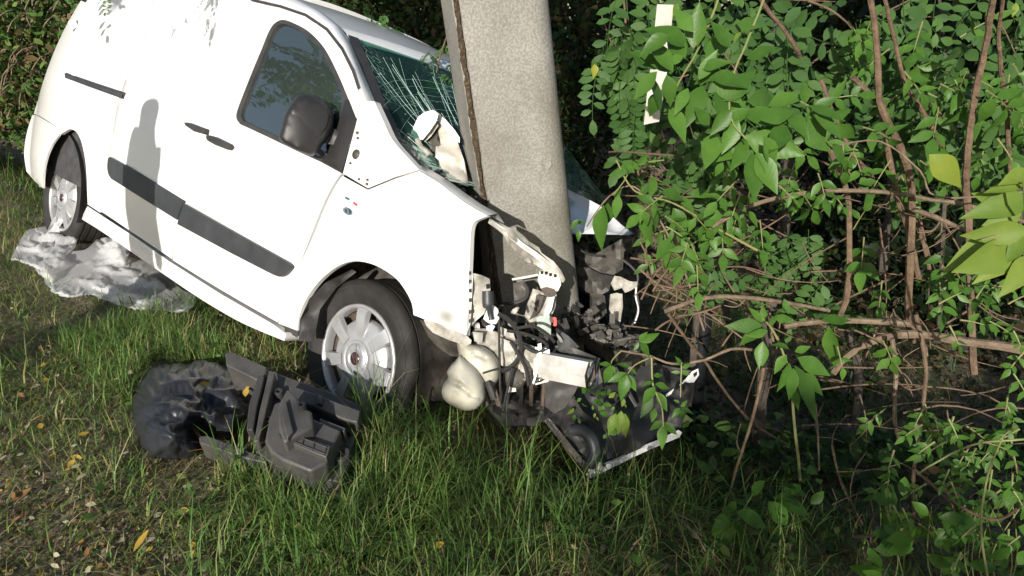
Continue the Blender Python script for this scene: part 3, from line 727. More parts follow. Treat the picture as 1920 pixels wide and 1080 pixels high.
# cab: seats, dashboard, wheel
for yy in (-.5, .45):
    st = bevel(mesh_obj('seat', *box_pts(VL(2.12, yy, .82), MV.to_3x3() @ Vector((.5, 0, 0)), MV.to_3x3() @ Vector((0, .48, 0)), MV.to_3x3() @ Vector((0, 0, .14))), 'seat_cloth', van), .04)
    bevel(mesh_obj('backrest', *box_pts(VL(1.90, yy, 1.12), MV.to_3x3() @ Vector((.13, 0, -.02)), MV.to_3x3() @ Vector((0, .46, 0)), MV.to_3x3() @ Vector((-.12, 0, .58))), 'seat_cloth', st), .05)
    bevel(mesh_obj('headrest', *box_pts(VL(1.83, yy, 1.46), MV.to_3x3() @ Vector((.09, 0, 0)), MV.to_3x3() @ Vector((0, .25, 0)), MV.to_3x3() @ Vector((-.02, 0, .16))), 'seat_cloth', st), .04)
bevel(mesh_obj('dashboard', *box_pts(VL(2.66, 0, .98), MV.to_3x3() @ Vector((.36, 0, -.04)), MV.to_3x3() @ Vector((0, 1.66, 0)), MV.to_3x3() @ Vector((.02, 0, .22))), 'interior', van), .05)
# sills
panel('sill', [(165, 386), (250, 440), (324, 490), (420, 550), (521, 608), (545, 626), (540, 640), ('c', [(540, 640), (470, 612), (430, 592), (380, 562), (330, 528), (262, 480), (200, 437), (160, 412)])], 'white_paint', van, off=-.008, thick=.08, inset=.002,
      shape=lambda X, Z: .02 * math.sin(min(1, max(0, (Z - .2) / .2)) * math.pi))
# rub strips, sliding rail, door handles, dirt nicks
def strip_shape(z0):
    return lambda X, Z: 0
sA = panel('rub_strip', [('c', [(202, 297), (201, 312), (203, 326), (208, 335)]), (331, 412), (343, 377), (240, 313), (206, 294)], 'strip_plastic', sd, off=.016, thick=.018, res=.03)
sB = panel('rub_strip', [(334, 412), (332, 420), (430, 473), ('c', [(430, 473), (500, 509), (517, 517), (526, 519), (535, 515), (545, 504), (546, 498), (540, 492)]), (440, 436), (345, 382), (342, 392)], 'strip_plastic', fd, off=.016, thick=.018, res=.03)
rl = panel('sliding_rail', [(121, 138), (124, 136), (170, 152), (236, 174), (231, 186), (170, 164), (122, 146)], 'black_plastic', bpy.data.objects['quarter_panel'], off=.002, thick=.02, res=.05)
panel('rail_lip', [(124, 140), (230, 177), (228, 182), (124, 145)], 'strip_plastic', rl, off=.006, thick=.004, res=.05)
for par, pts in ((sd, [(347, 230), (355, 230), (370, 236), (386, 242), (384, 252), (366, 247), (350, 236)]), (fd, [(388, 258), (390, 253), (402, 256), (430, 270), (433, 276), (428, 281), (405, 272), (391, 264)])):
    panel('door_handle', pts, 'black_plastic', par, off=.02, thick=.03, res=.03, shape=lambda X, Z: .006)
for (u, v, w) in [(180, 272, 16), (194, 277, 8), (222, 288, 10), (330, 343, 14)]:
    panel('scratch', [(u - w / 2, v - 3.2), (u, v - .5), (u + w / 2, v + 2.6), (u + w / 4, v + 3.4), (u - w / 3, v)], 'primer_beige', bpy.data.objects['quarter_panel'] if u < 210 else sd, off=.0025, thick=.002, res=.1)
# flag sticker and oval badge
for i, (a, b_, mm_) in enumerate([((648, 368), (656, 373), 'flag_green'), ((656, 373), (663, 378), 'flag_white'), ((663, 378), (670, 383), 'flag_red')]):
    panel('flag_sticker', [a, b_, (b_[0] - 1.6, b_[1] + 3.6), (a[0] - 1.6, a[1] + 3.6)], mm_, fender, off=.0035 + .0, thick=.002, res=.1)
bd = panel('oval_badge', [('c', [(652 + 9 * math.cos(a) - 2 * math.sin(a), 396 + 4.4 * math.cos(a) + 6.5 * math.sin(a)) for a in np.linspace(0, 2 * math.pi, 13)])], 'chrome', fender, off=.006, thick=.006, res=.02)
panel('badge_centre', [('c', [(652 + 5.5 * math.cos(a) - 1.2 * math.sin(a), 396 + 2.6 * math.cos(a) + 4 * math.sin(a)) for a in np.linspace(0, 2 * math.pi, 13)])], 'strip_plastic', bd, off=.0075, thick=.003, res=.02)
panel('badge_mark', [(650, 392), (653, 391.5), (654.5, 400), (651.5, 400.5)], 'chrome', bd, off=.009, thick=.003, res=.02)

# door mirror
dm = SD(575, 235) - .20
mo = [(528, 238), (534, 215), (541, 201), (554, 183), (570, 176), (598, 182), (613, 193), (623, 208), (626, 222), (622, 243), (606, 270), (591, 290), (577, 291), (552, 281), (530, 268), (523, 256)]
mir = dome('door_mirror', [(u, v, dm + (u - 523) * .0009) for u, v in mo], 9, .05, .06, 'mirror_plastic', fd, res=3.5, swell=.03)
dome('mirror_cap', [(u, v, dm + (u - 523) * .0009 - .02) for u, v in [(533, 238), (543, 204), (556, 187), (570, 180), (596, 186), (611, 197), (618, 211), (620, 222), (612, 246), (600, 262), (590, 264), (562, 256), (540, 248)]], 8, .045, .02, 'mirror_plastic', mir, res=3.5, swell=.02)
slab('mirror_arm', [(606, 246, dm + .06), (622, 236, dm + .08), (640, 252, SD(640, 252)), (630, 272, SD(630, 272)), (604, 268, dm + .06)], dm + .07, .05, 'mirror_plastic', mir, res=9)
slab('mirror_arm', [(592, 283, dm + .06), (600, 278, dm + .07), (618, 292, SD(618, 292)), (607, 300, SD(607, 300))], dm + .07, .05, 'mirror_plastic', mir, res=9)

# wheels
def wheel(X, name_parent):
    ax = MV.to_3x3() @ Vector((0, -1, 0)); sdv = MV.to_3x3() @ Vector((0, 0, 1)); o = VL(X, -.77, .33)
    tp_ = [(.205, -.09), (.25, -.103), (.29, -.105), (.308, -.095), (.317, -.085)]
    for g in (-.06, -.02, .02, .06): tp_ += [(.320, g - .012), (.320, g - .005), (.311, g - .004), (.311, g + .004), (.320, g + .005), (.320, g + .012)]
    tp_ += [(.317, .085), (.308, .097), (.293, .106), (.288, .1055), (.284, .108), (.262, .109), (.258, .107), (.235, .102), (.222, .092), (.214, .08), (.2, .06)]
    vs, fs = lathe(tp_, o, ax, sdv, 64); w = mesh_obj('wheel', vs, fs, 'rubber', name_parent, auto=30)
    vs, fs = lathe([(.216, .07), (.220, .085), (.219, .094), (.212, .098), (.203, .094), (.200, .08), (.196, .055)], o, ax, sdv, 64); mesh_obj('cover_ring', vs, fs, 'wheel_silver', w)
    vs, fs = lathe([(.0, .02), (.2, .02), (.2, .06)], o, ax, sdv, 40); mesh_obj('brake_disc', vs, fs, 'brake_rust', w)
    vs, fs = lathe([(.160, .045), (.158, .062), (.150, .075), (.12, .086), (.085, .094), (.070, .097), (.068, .094), (.063, .094), (.061, .100), (.045, .104), (.034, .105), (.033, .102), (.027, .102)], o, ax, sdv, 56); mesh_obj('cover_dome', vs, fs, 'wheel_silver', w)
    vs, fs = lathe([(.0001, .1085), (.018, .1075), (.026, .104), (.028, .101)], o, ax, sdv, 28); mesh_obj('centre_cap', vs, fs, 'badge_red', w)
    t_ = ax.cross(sdv)
    for k in range(7):
        a = 2 * math.pi * k / 7 + R_(8); rd = sdv * math.cos(a) - t_ * -math.sin(a) * -1; rd = sdv * math.cos(a) + t_ * math.sin(a); tg = ax.cross(rd)
        pts = []
        for r, wd, h in ((.09, .026, .096), (.13, .028, .097), (.165, .030, .0965), (.192, .032, .094), (.203, .033, .088)):
            pts += [o + rd * r + tg * (-wd) + ax * (h - .022), o + rd * r + tg * (-wd + .004) + ax * h, o + rd * r + tg * (wd - .004) + ax * h, o + rd * r + tg * wd + ax * (h - .022)]
        fs = [(i * 4 + j, i * 4 + j + 1, i * 4 + j + 5, i * 4 + j + 4) for i in range(4) for j in range(3)]
        mesh_obj('spoke', pts, fs, 'wheel_silver', w, auto=30)
    return w
wheel(3.0, van); wheel(0.0, van)
def far_wheel(X):
    ax = MV.to_3x3() @ Vector((0, 1, 0)); vs, fs = lathe([(.001, .06), (.2, .08), (.22, .1), (.31, .1), (.33, .08), (.33, -.08), (.31, -.1), (.001, -.1)], VL(X, .77, .33), ax, MV.to_3x3() @ Vector((0, 0, 1)), 32)
    mesh_obj('wheel', vs, fs, 'rubber', van, auto=30)
far_wheel(0.); far_wheel(3.)
# wheel housings: half drums behind the openings
for X, a0, a1 in ((3.0, -100, 100), (0.02, -105, 70)):
    vs, fs = lathe([(.405, .0), (.40, -.02), (.385, -.06), (.38, -.12), (.388, -.16), (.38, -.30), (.2, -.31)], VL(X, -.925, .36), MV.to_3x3() @ Vector((0, -1, 0)), MV.to_3x3() @ Vector((0, 0, 1)), 40, R_(a0), R_(a1))
    mesh_obj('wheel_liner', vs, fs, 'dusty_plastic' if X > 1 else 'black_plastic', van)
d_ = SD(640, 540)
slab('liner_flap', [(560, 640, d_ + .05), (562, 600, d_ + .05), (580, 560, d_ + .06), (610, 530, d_ + .08), (660, 505, d_ + .12), (668, 510, d_ + .13), (630, 540, d_ + .12), (600, 580, d_ + .1), (588, 640, d_ + .09)], d_, .01, 'black_plastic', van, crumple=.03)

# ------------------------------------------------------------------ the van's crushed front
FWD = Vector((0, CT, -ST))
def vd(u, v, Y): return (MV @ S(u, v, Yc=Y) - CAM).dot(FWD)
def px(pts, Y): return [(u, v, vd(u, v, Y)) for u, v in pts]
# engine block and bulkhead fill the hollow
bm_parts = [box_pts(VL(2.82, .02, .66), MV.to_3x3() @ Vector((.34, 0, 0)), MV.to_3x3() @ Vector((0, 1.1, 0)), MV.to_3x3() @ Vector((0, 0, .5))),
            box_pts(VL(2.86, .25, .98), MV.to_3x3() @ Vector((.3, .05, 0)), MV.to_3x3() @ Vector((0, .5, .04)), MV.to_3x3() @ Vector((0, 0, .12)))]
eng = bevel(mesh_obj('engine_block', *join(bm_parts), 'black_plastic', van), .03)
for k in range(5):
    tube('engine_hose', [VL(2.95, -.5 + .2 * k, .85), VL(3.1, -.45 + .2 * k, .95 - .06 * (k % 2)), VL(3.05, -.3 + .2 * k, .7)], .02, 'rubber', eng)
# torn bonnet: ridge, folded flap and bowl
hood = slab('bonnet_flap', px([(812, 206), (822, 214), (818, 228), (806, 246), (793, 262), (785, 264), (776, 262), (770, 272), (764, 270), (768, 254), (776, 236), (784, 219), (796, 210)], -.66), 3., .012, 'white_paint', van, crumple=.025, res=8)
slab('bonnet_ridge', px([(812, 206), (822, 212), (838, 227), (852, 243), (862, 258), (862, 268), (852, 262), (838, 246), (818, 222)], -.62), 3., .02, 'white_paint', hood, crumple=.02, res=8)
slab('bonnet_inner', [(u, v, vd(u, v, y)) for u, v, y in [(820, 226, -.60), (838, 246, -.60), (858, 266, -.58), (870, 300, -.56), (880, 350, -.58), (862, 346, -.66), (845, 336, -.68), (828, 318, -.68), (816, 296, -.64), (818, 262, -.6)]], 3., .012, 'primer_beige', hood, crumple=.05, res=7, cscale=7)
slab('bonnet_fold', px([(818, 222), (822, 236), (808, 256), (797, 266), (790, 262), (806, 244)], -.63), 3., .008, 'dirty_white', hood, res=8)
slab('torn_edge', px([(816, 236), (821, 240), (820, 262), (823, 270), (816, 288), (806, 282), (802, 268), (808, 254)], -.61), 3., .01, 'dusty_plastic', hood, crumple=.04, res=6)
tube('bonnet_hinge', [P(u, v, vd(u, v, -.68)) for u, v in [(782, 262), (788, 275), (799, 284), (806, 292)]], .012, 'dirty_white', hood, sides=6)
slab('hinge_bracket', px([(790, 296), (797, 294), (800, 304), (793, 312), (787, 306)], -.72), 3., .015, 'dirty_white', hood, res=8)
slab('sound_insulation', [(u, v, vd(u, v, y)) for u, v, y in [(796, 297, -.72), (806, 290, -.7), (814, 296, -.7), (822, 314, -.7), (836, 332, -.72), (850, 346, -.76), (830, 340, -.79), (806, 326, -.79), (792, 312, -.76)]], 3., .03, 'insulation', hood, crumple=.05, res=6, cscale=16)
frag = []
for k in range(46):                                     # torn black bits lying along the fender top
    s = random.random(); u = 806 + 98 * s + random.gauss(0, 5); v = 328 + 64 * s + random.gauss(-3, 4)
    c = P(u, v, vd(u, v, -.74 + random.uniform(-.05, .06))); q = Quaternion((random.gauss(0, 1), random.gauss(0, 1), random.gauss(0, 1), random.gauss(0, 1))).normalized().to_matrix()
    e_ = random.uniform(.012, .04); frag.append(box_pts(c, q @ Vector((e_, 0, 0)), q @ Vector((0, e_ * random.uniform(.4, 1), 0)), q @ Vector((0, 0, e_ * .3))))
o = mesh_obj('torn_seal_bits', *join(frag), 'black_plastic', van, smooth=False); o['kind'] = 'stuff'
# upper cross rail peeled round the pole
def rail_d(u): return 2.36 + (u - 915) / 140 * .22
tr_ = slab('upper_rail', [(u, v, rail_d(u) + (.02 if k in (0, 1) else 0)) for k, (u, v) in enumerate([(918, 410), (938, 418), (957, 428), (985, 449), (1011, 464), (1015, 474), (1038, 490), (1052, 507), (1060, 524), (1056, 530), (1050, 528), (1046, 512), (1022, 508), (1008, 499), (1000, 494), (986, 486), (977, 478), (966, 470), (952, 456), (944, 440), (932, 430), (915, 418)])],
           2.45, .02, 'dirty_white', van, crumple=.03, res=7, cscale=8)
slab('rail_rib', [(u, v, rail_d(u) - .022) for u, v in [(922, 412), (950, 430), (980, 455), (1008, 474), (1036, 496), (1049, 512), (1052, 522), (1046, 518), (1030, 500), (1004, 483), (976, 464), (946, 438), (920, 417)]], 2.4, .025, 'stained_white', tr_, crumple=.02, res=7)
slab('rail_tab', [(u, v, rail_d(u) + .01) for u, v in [(978, 477), (990, 482), (997, 492), (992, 494), (976, 484)]], 2.4, .01, 'dirty_white', tr_, res=8)
slab('rail_end_plate', [(u, v, 2.60) for u, v in [(1012, 508), (1022, 506), (1049, 512), (1052, 534), (1046, 546), (1030, 548), (1014, 541), (1008, 524)]], 2.6, .03, 'primer_beige', tr_, crumple=.015, res=8)
for u, v in [(1016, 510), (1024, 511), (1032, 514), (1041, 516)]:
    slab('notch_shade', [(u - 3, v - 2, 2.594), (u + 3, v - 2, 2.594), (u + 2, v + 4, 2.594), (u - 2, v + 4, 2.594)], 2.594, .004, 'shade_black', tr_, res=20)
slab('rail_mouth', [(u, v, 2.592) for u, v in [(1014, 541), (1024, 538), (1038, 542), (1044, 550), (1036, 558), (1022, 556)]], 2.59, .02, 'brake_rust', tr_, res=8)
lp = slab('radiator_post', [(u, v, 2.58) for u, v in [(999, 541), (1012, 545), (1028, 556), (1044, 552), (1041, 576), (1033, 596), (1010, 600), (1000, 612), (986, 610), (983, 594), (990, 566)]], 2.58, .03, 'dirty_white', van, crumple=.05, res=8)
slab('post_groove', [(u, v, 2.555) for u, v in [(1006, 552), (1020, 556), (1013, 578), (1003, 594), (992, 600), (1000, 584)]], 2.55, .012, 'brake_rust', lp, crumple=.02, res=8)
slab('post_rib', [(u, v, 2.55) for u, v in [(1030, 558), (1040, 556), (1034, 582), (1026, 594), (1018, 594)]], 2.55, .02, 'white_paint', lp, res=8)
gb = slab('green_connector', [(u, v, 2.52) for u, v in [(1005, 596), (1012, 592), (1030, 590), (1033, 600), (1033, 629), (1020, 628), (1008, 618)]], 2.52, .05, 'green_plastic', van, crumple=.01, res=9)
slab('red_clip', [(u, v, 2.50) for u, v in [(1036.5, 596), (1040, 594), (1043.5, 597), (1044, 610), (1040, 612), (1037, 610), (1038.5, 603)]], 2.5, .015, 'red_plastic', gb, res=6)
slab('clip_socket', [(1030, 595, 2.51), (1037, 594, 2.51), (1037, 605, 2.51), (1031, 604, 2.51)], 2.51, .02, 'brake_rust', gb, res=9)
tube('thin_bracket', [P(960, 524, 2.66), P(985, 520, 2.66), P(1010, 515, 2.64)], .006, 'aluminium', van, sides=5)
slab('battery_remains', [(962, 531, 2.66), (983, 526, 2.66), (987, 552, 2.66), (976, 564, 2.66), (964, 566, 2.66)], 2.66, .08, 'dusty_plastic', van, crumple=.02, res=9)
tube('battery_strap', [P(940, 570, 2.66), P(965, 568, 2.64), (P(984, 560, 2.64)), P(990, 545, 2.65), P(982, 530, 2.66)], .007, 'black_plastic', van)
# headlamp mount behind the fender edge
e0 = SD(880, 540)
hm = slab('headlamp_mount', [(886, 512, e0 + .03), (896, 514, e0 + .02), (906, 517, e0 + .03), (918, 523, e0 + .06), (920, 540, e0 + .07), (915, 566, e0 + .06), (908, 588, e0 + .05), (892, 602, e0 + .05), (883, 612, e0 + .04), (883, 560, e0 + .03)], e0, .02, 'dirty_white', van, crumple=.03, res=7)
fl = slab('fender_flange', [(875, 506, e0 + .0), (880, 499, e0), (885, 504, e0 + .01), (887, 520, e0 + .015), (884, 580, e0 + .015), (882, 608, e0 + .015), (875, 628, e0 + .01), (876, 560, e0)], e0, .012, 'aluminium', van, res=9)
for v in (512, 528, 545, 563, 585, 602):
    slab('slot_shade', [(879.4, v - 3.5, e0 - .004), (882, v - 3.5, e0 - .004), (882, v + 3.5, e0 - .004), (879.4, v + 3.5, e0 - .004)], e0, .003, 'shade_black', fl, res=20)
slab('hole_shade', [(911, 533, e0 + .04), (917, 532, e0 + .04), (918, 540, e0 + .04), (912, 542, e0 + .04)], e0, .01, 'shade_black', hm, res=20)
tube('level_motor', [P(915, 546, e0 + .02), P(915, 560, e0 + .02), P(916, 574, e0 + .02), P(917, 577, e0 + .02), P(919, 588, e0 + .03), P(921, 600, e0 + .03)], [.021, .021, .021, .011, .010, .009], 'strip_plastic', van, sides=12, n=2)
slab('lamp_scoop', [(906, 598, e0 + .05), (912, 582, e0 + .05), (926, 572, e0 + .05), (934, 580, e0 + .06), (936, 598, e0 + .06), (930, 608, e0 + .05), (916, 606, e0 + .05)], e0, .015, 'white_paint', van, crumple=.03, res=7)
slab('radiator_remains', [(888, 636, 2.62), (905, 606, 2.62), (945, 596, 2.64), (985, 606, 2.66), (1062, 596, 2.66), (1078, 640, 2.66), (1084, 700, 2.66), (1050, 772, 2.64), (1000, 800, 2.62), (940, 800, 2.6), (898, 750, 2.6)], 2.62, .05, 'black_plastic', van, crumple=.10, res=8, cscale=11, auto=30)
for k in range(9):
    tube('radiator_pipe', [P(900 + 18 * k, 640 + 10 * (k % 3), 2.56), P(905 + 18 * k + random.uniform(-8, 8), 690, 2.53), P(908 + 17 * k + random.uniform(-14, 14), 760, 2.56)], random.uniform(.005, .012), random.choice(['rubber', 'dusty_plastic', 'brake_rust']), van, sides=6)
# chassis rail, flange and aluminium crash box
cr_ = slab('chassis_rail', [(883, 626, 2.47), (890, 616, 2.47), (912, 616, 2.46), (938, 624, 2.45), (968, 636, 2.44), (1002, 650, 2.43), (1006, 664, 2.42), (1001, 700, 2.42), (996, 716, 2.42), (974, 702, 2.43), (944, 688, 2.45), (916, 664, 2.46), (896, 646, 2.46)], 2.45, .10, 'dirty_white', van, crumple=.04, res=8, cscale=13, auto=24)
for pts in ([(886, 622), (906, 624), (904, 643), (890, 640)], [(937, 612), (962, 622), (966, 636), (940, 628)], [(936, 632), (966, 644), (964, 690), (946, 684)], [(972, 646), (998, 656), (996, 706), (976, 696)]):
    slab('rail_fold', [(u, v, 2.425) for u, v in pts], 2.4, .02, 'dirty_white', cr_, crumple=.03, res=8)
slab('rail_scrap', [(u, v, 2.44) for u, v in [(911, 612), (922, 608), (928, 612), (922, 622), (913, 618)]], 2.4, .01, 'white_paint', cr_, res=9)
fp = slab('flange_plate', [(1003, 650, 2.41), (1030, 655, 2.40), (1034, 690, 2.40), (1034, 704, 2.4), (1028, 716, 2.41), (1004, 722, 2.42), (1000, 700, 2.42)], 2.41, .012, 'aluminium', van, res=10)
slab('flange_lip', [(1008, 645, 2.39), (1015, 643, 2.39), (1016, 660, 2.38), (1011, 690, 2.38), (1001, 721, 2.39), (998, 718, 2.39), (1006, 690, 2.38), (1009, 664, 2.38)], 2.39, .012, 'white_paint', fp, res=9)
for u, v in ((1012, 712), (1023, 653)):
    vs, fs = lathe([(.0001, .012), (.008, .011), (.009, .0)], P(u, v, 2.385), (CAM - P(u, v, 2.4)).normalized(), Vector((1, 0, 0)), 8); mesh_obj('bolt', vs, fs, 'bare_metal', fp)
a0_, a1_ = P(1018, 684, 2.41), P(1106, 701, 2.33)
vs, fs = tube('x', [a0_, a0_.lerp(a1_, .5), a1_], .05, 'aluminium', bm_only=True, sides=6, n=1, cap=False)
cb = mesh_obj('crash_box', vs, fs, 'aluminium', van, smooth=False); so = cb.modifiers.new('wall', 'SOLIDIFY'); so.thickness = .004
ring = vs[-6:]; c0 = sum(ring, Vector()) / 6
tube('torn_rim', [c0 + (p - c0) * (1 + .12 * random.uniform(-1, 1)) + (a1_ - a0_).normalized() * random.uniform(0, .02) for p in ring + ring[:1]], .004, 'bare_metal', cb, sides=5, n=2)
slab('box_bulkhead', [(1102, 688, 2.345), (1114, 692, 2.34), (1117, 708, 2.34), (1108, 718, 2.345), (1100, 712, 2.35)], 2.345, .004, 'brake_rust', cb, res=9)
slab('beam_stub', [(1062, 654, 2.46), (1075, 652, 2.46), (1126, 672, 2.4), (1124, 690, 2.38), (1130, 716, 2.38), (1122, 722, 2.38), (1116, 690, 2.39), (1070, 670, 2.45)], 2.4, .03, 'dusty_plastic', van, crumple=.02, res=9)
slab('black_bracket', [(1044, 640, 2.48), (1054, 622, 2.48), (1066, 630, 2.47), (1086, 650, 2.46), (1078, 656, 2.46), (1070, 670, 2.46), (1048, 658, 2.47)], 2.47, .03, 'black_plastic', van, crumple=.02, res=9)
for k in range(26):                                     # curled shreds of torn sheet metal round the break
    u = random.uniform(890, 1060); v = random.uniform(560, 720) if k % 2 else 600 + (u - 890) * .42 + random.gauss(0, 22); d = random.uniform(2.42, 2.54); a = random.uniform(0, 6.28); l = random.uniform(10, 26); w = random.uniform(3, 8)
    ca, sa = math.cos(a), math.sin(a); pts = [(u + l * .5 * ca * x - w * sa * y, v + l * .5 * sa * x + w * ca * y, d + .03 * x * random.uniform(-1, 1)) for x, y in ((-1, -.5), (-.2, -.8), (.7, -.4), (1, .3), (.3, .6), (-.6, .7))]
    slab('torn_shred', pts, d, .006, random.choice(['dirty_white', 'dirty_white', 'stained_white', 'black_plastic', 'dusty_plastic', 'aluminium']), van, crumple=.05, res=7, cscale=20)
# washer tank
wt = dome('washer_tank', [(u, v, 2.45) for u, v in [(856, 640), (868, 634), (884, 644), (906, 650), (926, 664), (937, 684), (937, 706), (928, 722), (914, 727), (902, 718), (884, 704), (868, 684), (860, 664)]], 20, .055, .06, 'tank_cream', van, res=4, swell=.02, lump=.004, creases=[[(872, 672), (892, 664), (910, 672)]])
dome('tank_lobe', [(u, v, 2.41) for u, v in [(862, 664), (870, 672), (884, 682), (898, 696), (908, 716), (911, 740), (904, 758), (890, 768), (872, 770), (850, 762), (833, 750), (828, 734), (833, 718), (840, 708), (838, 698), (846, 684), (854, 676)]], 22, .06, .07, 'tank_cream', wt, res=4, swell=.025, lump=.004, lscale=9., creases=[[(838, 712), (862, 722), (884, 740), (902, 746)]])
tube('tank_pump', [P(914, 716, 2.39), P(920, 730, 2.38), P(926, 748, 2.38)], .012, 'black_plastic', wt)
slab('bumper_bracket', [(u, v, SD(u, v) - .004) for u, v in [(794, 599), (806, 601), (820, 606), (848, 618), (876, 630), (884, 638), (883, 644), (875, 649), (842, 638), (812, 624), (800, 612)]], 2.4, .02, 'dirty_white', van, crumple=.01, res=9)
slab('liner_edge', [(782, 596, 2.52), (800, 606, 2.5), (820, 628, 2.49), (850, 642, 2.48), (872, 652, 2.48), (866, 668, 2.5), (846, 668, 2.52), (820, 650, 2.54), (798, 626, 2.55)], 2.5, .012, 'dusty_plastic', van, crumple=.02, res=9)
for rr, pts in ((.009, [(934, 588), (952, 598), (968, 618), (976, 645), (972, 672), (955, 690), (936, 696)]), (.0045, [(936, 600), (936, 640), (937, 690), (938, 735)]), (.008, [(958, 640), (972, 664), (986, 690), (992, 722)]),
                (.006, [(950, 620), (985, 626), (1018, 640), (1026, 652), (1004, 660), (982, 648)]), (.005, [(960, 690), (955, 715), (948, 745), (944, 770)]), (.006, [(966, 616), (1000, 612), (1026, 626), (1040, 642)]), (.0035, [(905, 700), (925, 694), (942, 692)])):
    tube('cable', [P(u, v, 2.37 + .004 * k) for k, (u, v) in enumerate(pts)], rr, 'rubber', van, sides=6)
pillow('fog_lamp_back', [(946, 690, 2.46), (965, 688, 2.46), (984, 700, 2.46), (985, 718, 2.46), (970, 732, 2.46), (952, 728, 2.46), (944, 710, 2.46)], 2.46, .04, .06, 'dusty_plastic', van, rings=4)
slab('fog_lamp_tab', [(950, 724, 2.43), (966, 722, 2.43), (968, 734, 2.43), (952, 736, 2.43)], 2.43, .01, 'aluminium', van, res=9)
# far bonnet and far headlamp carrier
fb = slab('far_bonnet', [(1054, 350, 3.52), (1070, 358, 3.5), (1100, 372, 3.46), (1126, 386, 3.42), (1142, 400, 3.4), (1166, 422, 3.36), (1188, 438, 3.3), (1178, 441, 3.24), (1120, 439, 3.16), (1054, 438, 3.1)], 3.3, .012, 'white_paint', van, crumple=.012, res=10, cscale=5)
for nm, mm_, d_, cr2, pts in (
    ('lamp_carrier', 'dusty_plastic', 3.22, .05, [(1060, 452), (1090, 462), (1112, 478), (1140, 462), (1166, 448), (1188, 446), (1186, 460), (1170, 472), (1168, 505), (1150, 516), (1128, 512), (1104, 500), (1080, 480)]),
    ('lamp_carrier', 'dusty_plastic', 3.16, .05, [(1070, 498), (1104, 502), (1128, 514), (1150, 518), (1142, 545), (1122, 556), (1100, 548), (1076, 524)]),
    ('grille_piece', 'dusty_plastic', 3.12, .05, [(1106, 548), (1134, 554), (1138, 588), (1122, 600), (1106, 588)]),
    ('lamp_bracket', 'dirty_white', 3.12, .03, [(1152, 517), (1164, 519), (1180, 527), (1196, 528), (1194, 538), (1182, 545), (1172, 549), (1166, 540), (1152, 545), (1145, 532)]),
    ('lamp_bracket', 'dirty_white', 3.1, .04, [(1144, 552), (1156, 549), (1167, 551), (1168, 575), (1164, 600), (1160, 623), (1150, 602), (1142, 580)]),
    ('lower_grille', 'black_plastic', 2.95, .07, [(1058, 584), (1088, 592), (1118, 606), (1150, 622), (1192, 636), (1204, 650), (1186, 662), (1150, 656), (1104, 634), (1070, 614)]),
    ('lower_grille', 'dusty_plastic', 2.9, .06, [(1090, 628), (1130, 644), (1180, 660), (1222, 668), (1232, 684), (1190, 690), (1140, 678), (1100, 652)])):
    slab(nm, [(u, v, d_) for u, v in pts], d_, .025, mm_, van, crumple=cr2, res=9, cscale=10, auto=30)
tube('lamp_frame', [P(u, v, 3.16) for u, v in [(1166, 486), (1184, 500), (1196, 518), (1193, 545), (1197, 575), (1188, 606), (1172, 620)]], .006, 'black_plastic', van)
tube('lamp_seal', [P(u, v, 3.15) for u, v in [(1194, 532), (1192, 556), (1197, 582), (1190, 606)]], .004, 'aluminium', van)
frag = []
for k in range(120):
    u = random.uniform(1062, 1200); v = random.uniform(590, 690); v = 585 + (u - 1060) * .42 + random.gauss(12, 16)
    c = P(u, v, random.uniform(2.8, 3.0)); q = Quaternion((random.gauss(0, 1), random.gauss(0, 1), random.gauss(0, 1), random.gauss(0, 1))).normalized().to_matrix()
    e_ = random.uniform(.015, .06); frag.append(box_pts(c, q @ Vector((e_, 0, 0)), q @ Vector((0, e_ * random.uniform(.2, .8), 0)), q @ Vector((0, 0, e_ * .15))))
o = mesh_obj('shattered_plastic', *join(frag), 'dusty_plastic', van, smooth=False); o['kind'] = 'stuff'
tube('bonnet_cable', [P(1040, 420, 3.1), P(1090, 470, 3.1), P(1130, 480, 3.1)], .006, 'rubber', van)

# ================================================================== torn bumper lying in front
bc = P(1160, 800, 2.7); bump = empty('torn_bumper', Vector((bc.x, bc.y, float(terr(bc.x, bc.y)))), 'torn off white front bumper lying with its black inside upwards below the van nose', 'bumper')
slab('inner_skin', [(1020, 782, 2.64), (1062, 834, 2.60), (1105, 884, 2.56), (1190, 846, 2.66), (1275, 808, 2.76), (1292, 760, 2.86), (1308, 697, 2.94), (1240, 684, 3.0), (1180, 664, 3.0), (1110, 700, 2.82), (1060, 712, 2.72), (1030, 740, 2.68)], 2.7, .01, 'black_plastic', bump, crumple=.06, res=9, cscale=9)
slab('white_edge', [(1098, 884, 2.55), (1105, 880, 2.55), (1150, 862, 2.6), (1190, 842, 2.65), (1240, 822, 2.7), (1272, 806, 2.74), (1279, 811, 2.74), (1274, 820, 2.73), (1230, 838, 2.68), (1190, 856, 2.64), (1150, 876, 2.58), (1110, 896, 2.54), (1100, 894, 2.54)], 2.6, .03, 'stained_white', bump, res=10)
slab('side_wall', [(1018, 776, 2.64), (1024, 776, 2.64), (1064, 826, 2.6), (1108, 880, 2.555), (1102, 890, 2.54), (1060, 840, 2.58), (1020, 790, 2.63)], 2.6, .02, 'dusty_plastic', bump, res=10)
wf = slab('white_flange', [(1248, 740, 2.88), (1262, 730, 2.89), (1280, 716, 2.9), (1298, 696, 2.92), (1309, 691, 2.93), (1311, 703, 2.93), (1296, 724, 2.9), (1272, 742, 2.88), (1254, 754, 2.87)], 2.9, .02, 'white_paint', bump, crumple=.01, res=10)
slab('slot_shade', [(1300, 701, 2.905), (1307, 697, 2.905), (1307, 703, 2.905), (1301, 707, 2.905)], 2.9, .004, 'shade_black', wf, res=20)
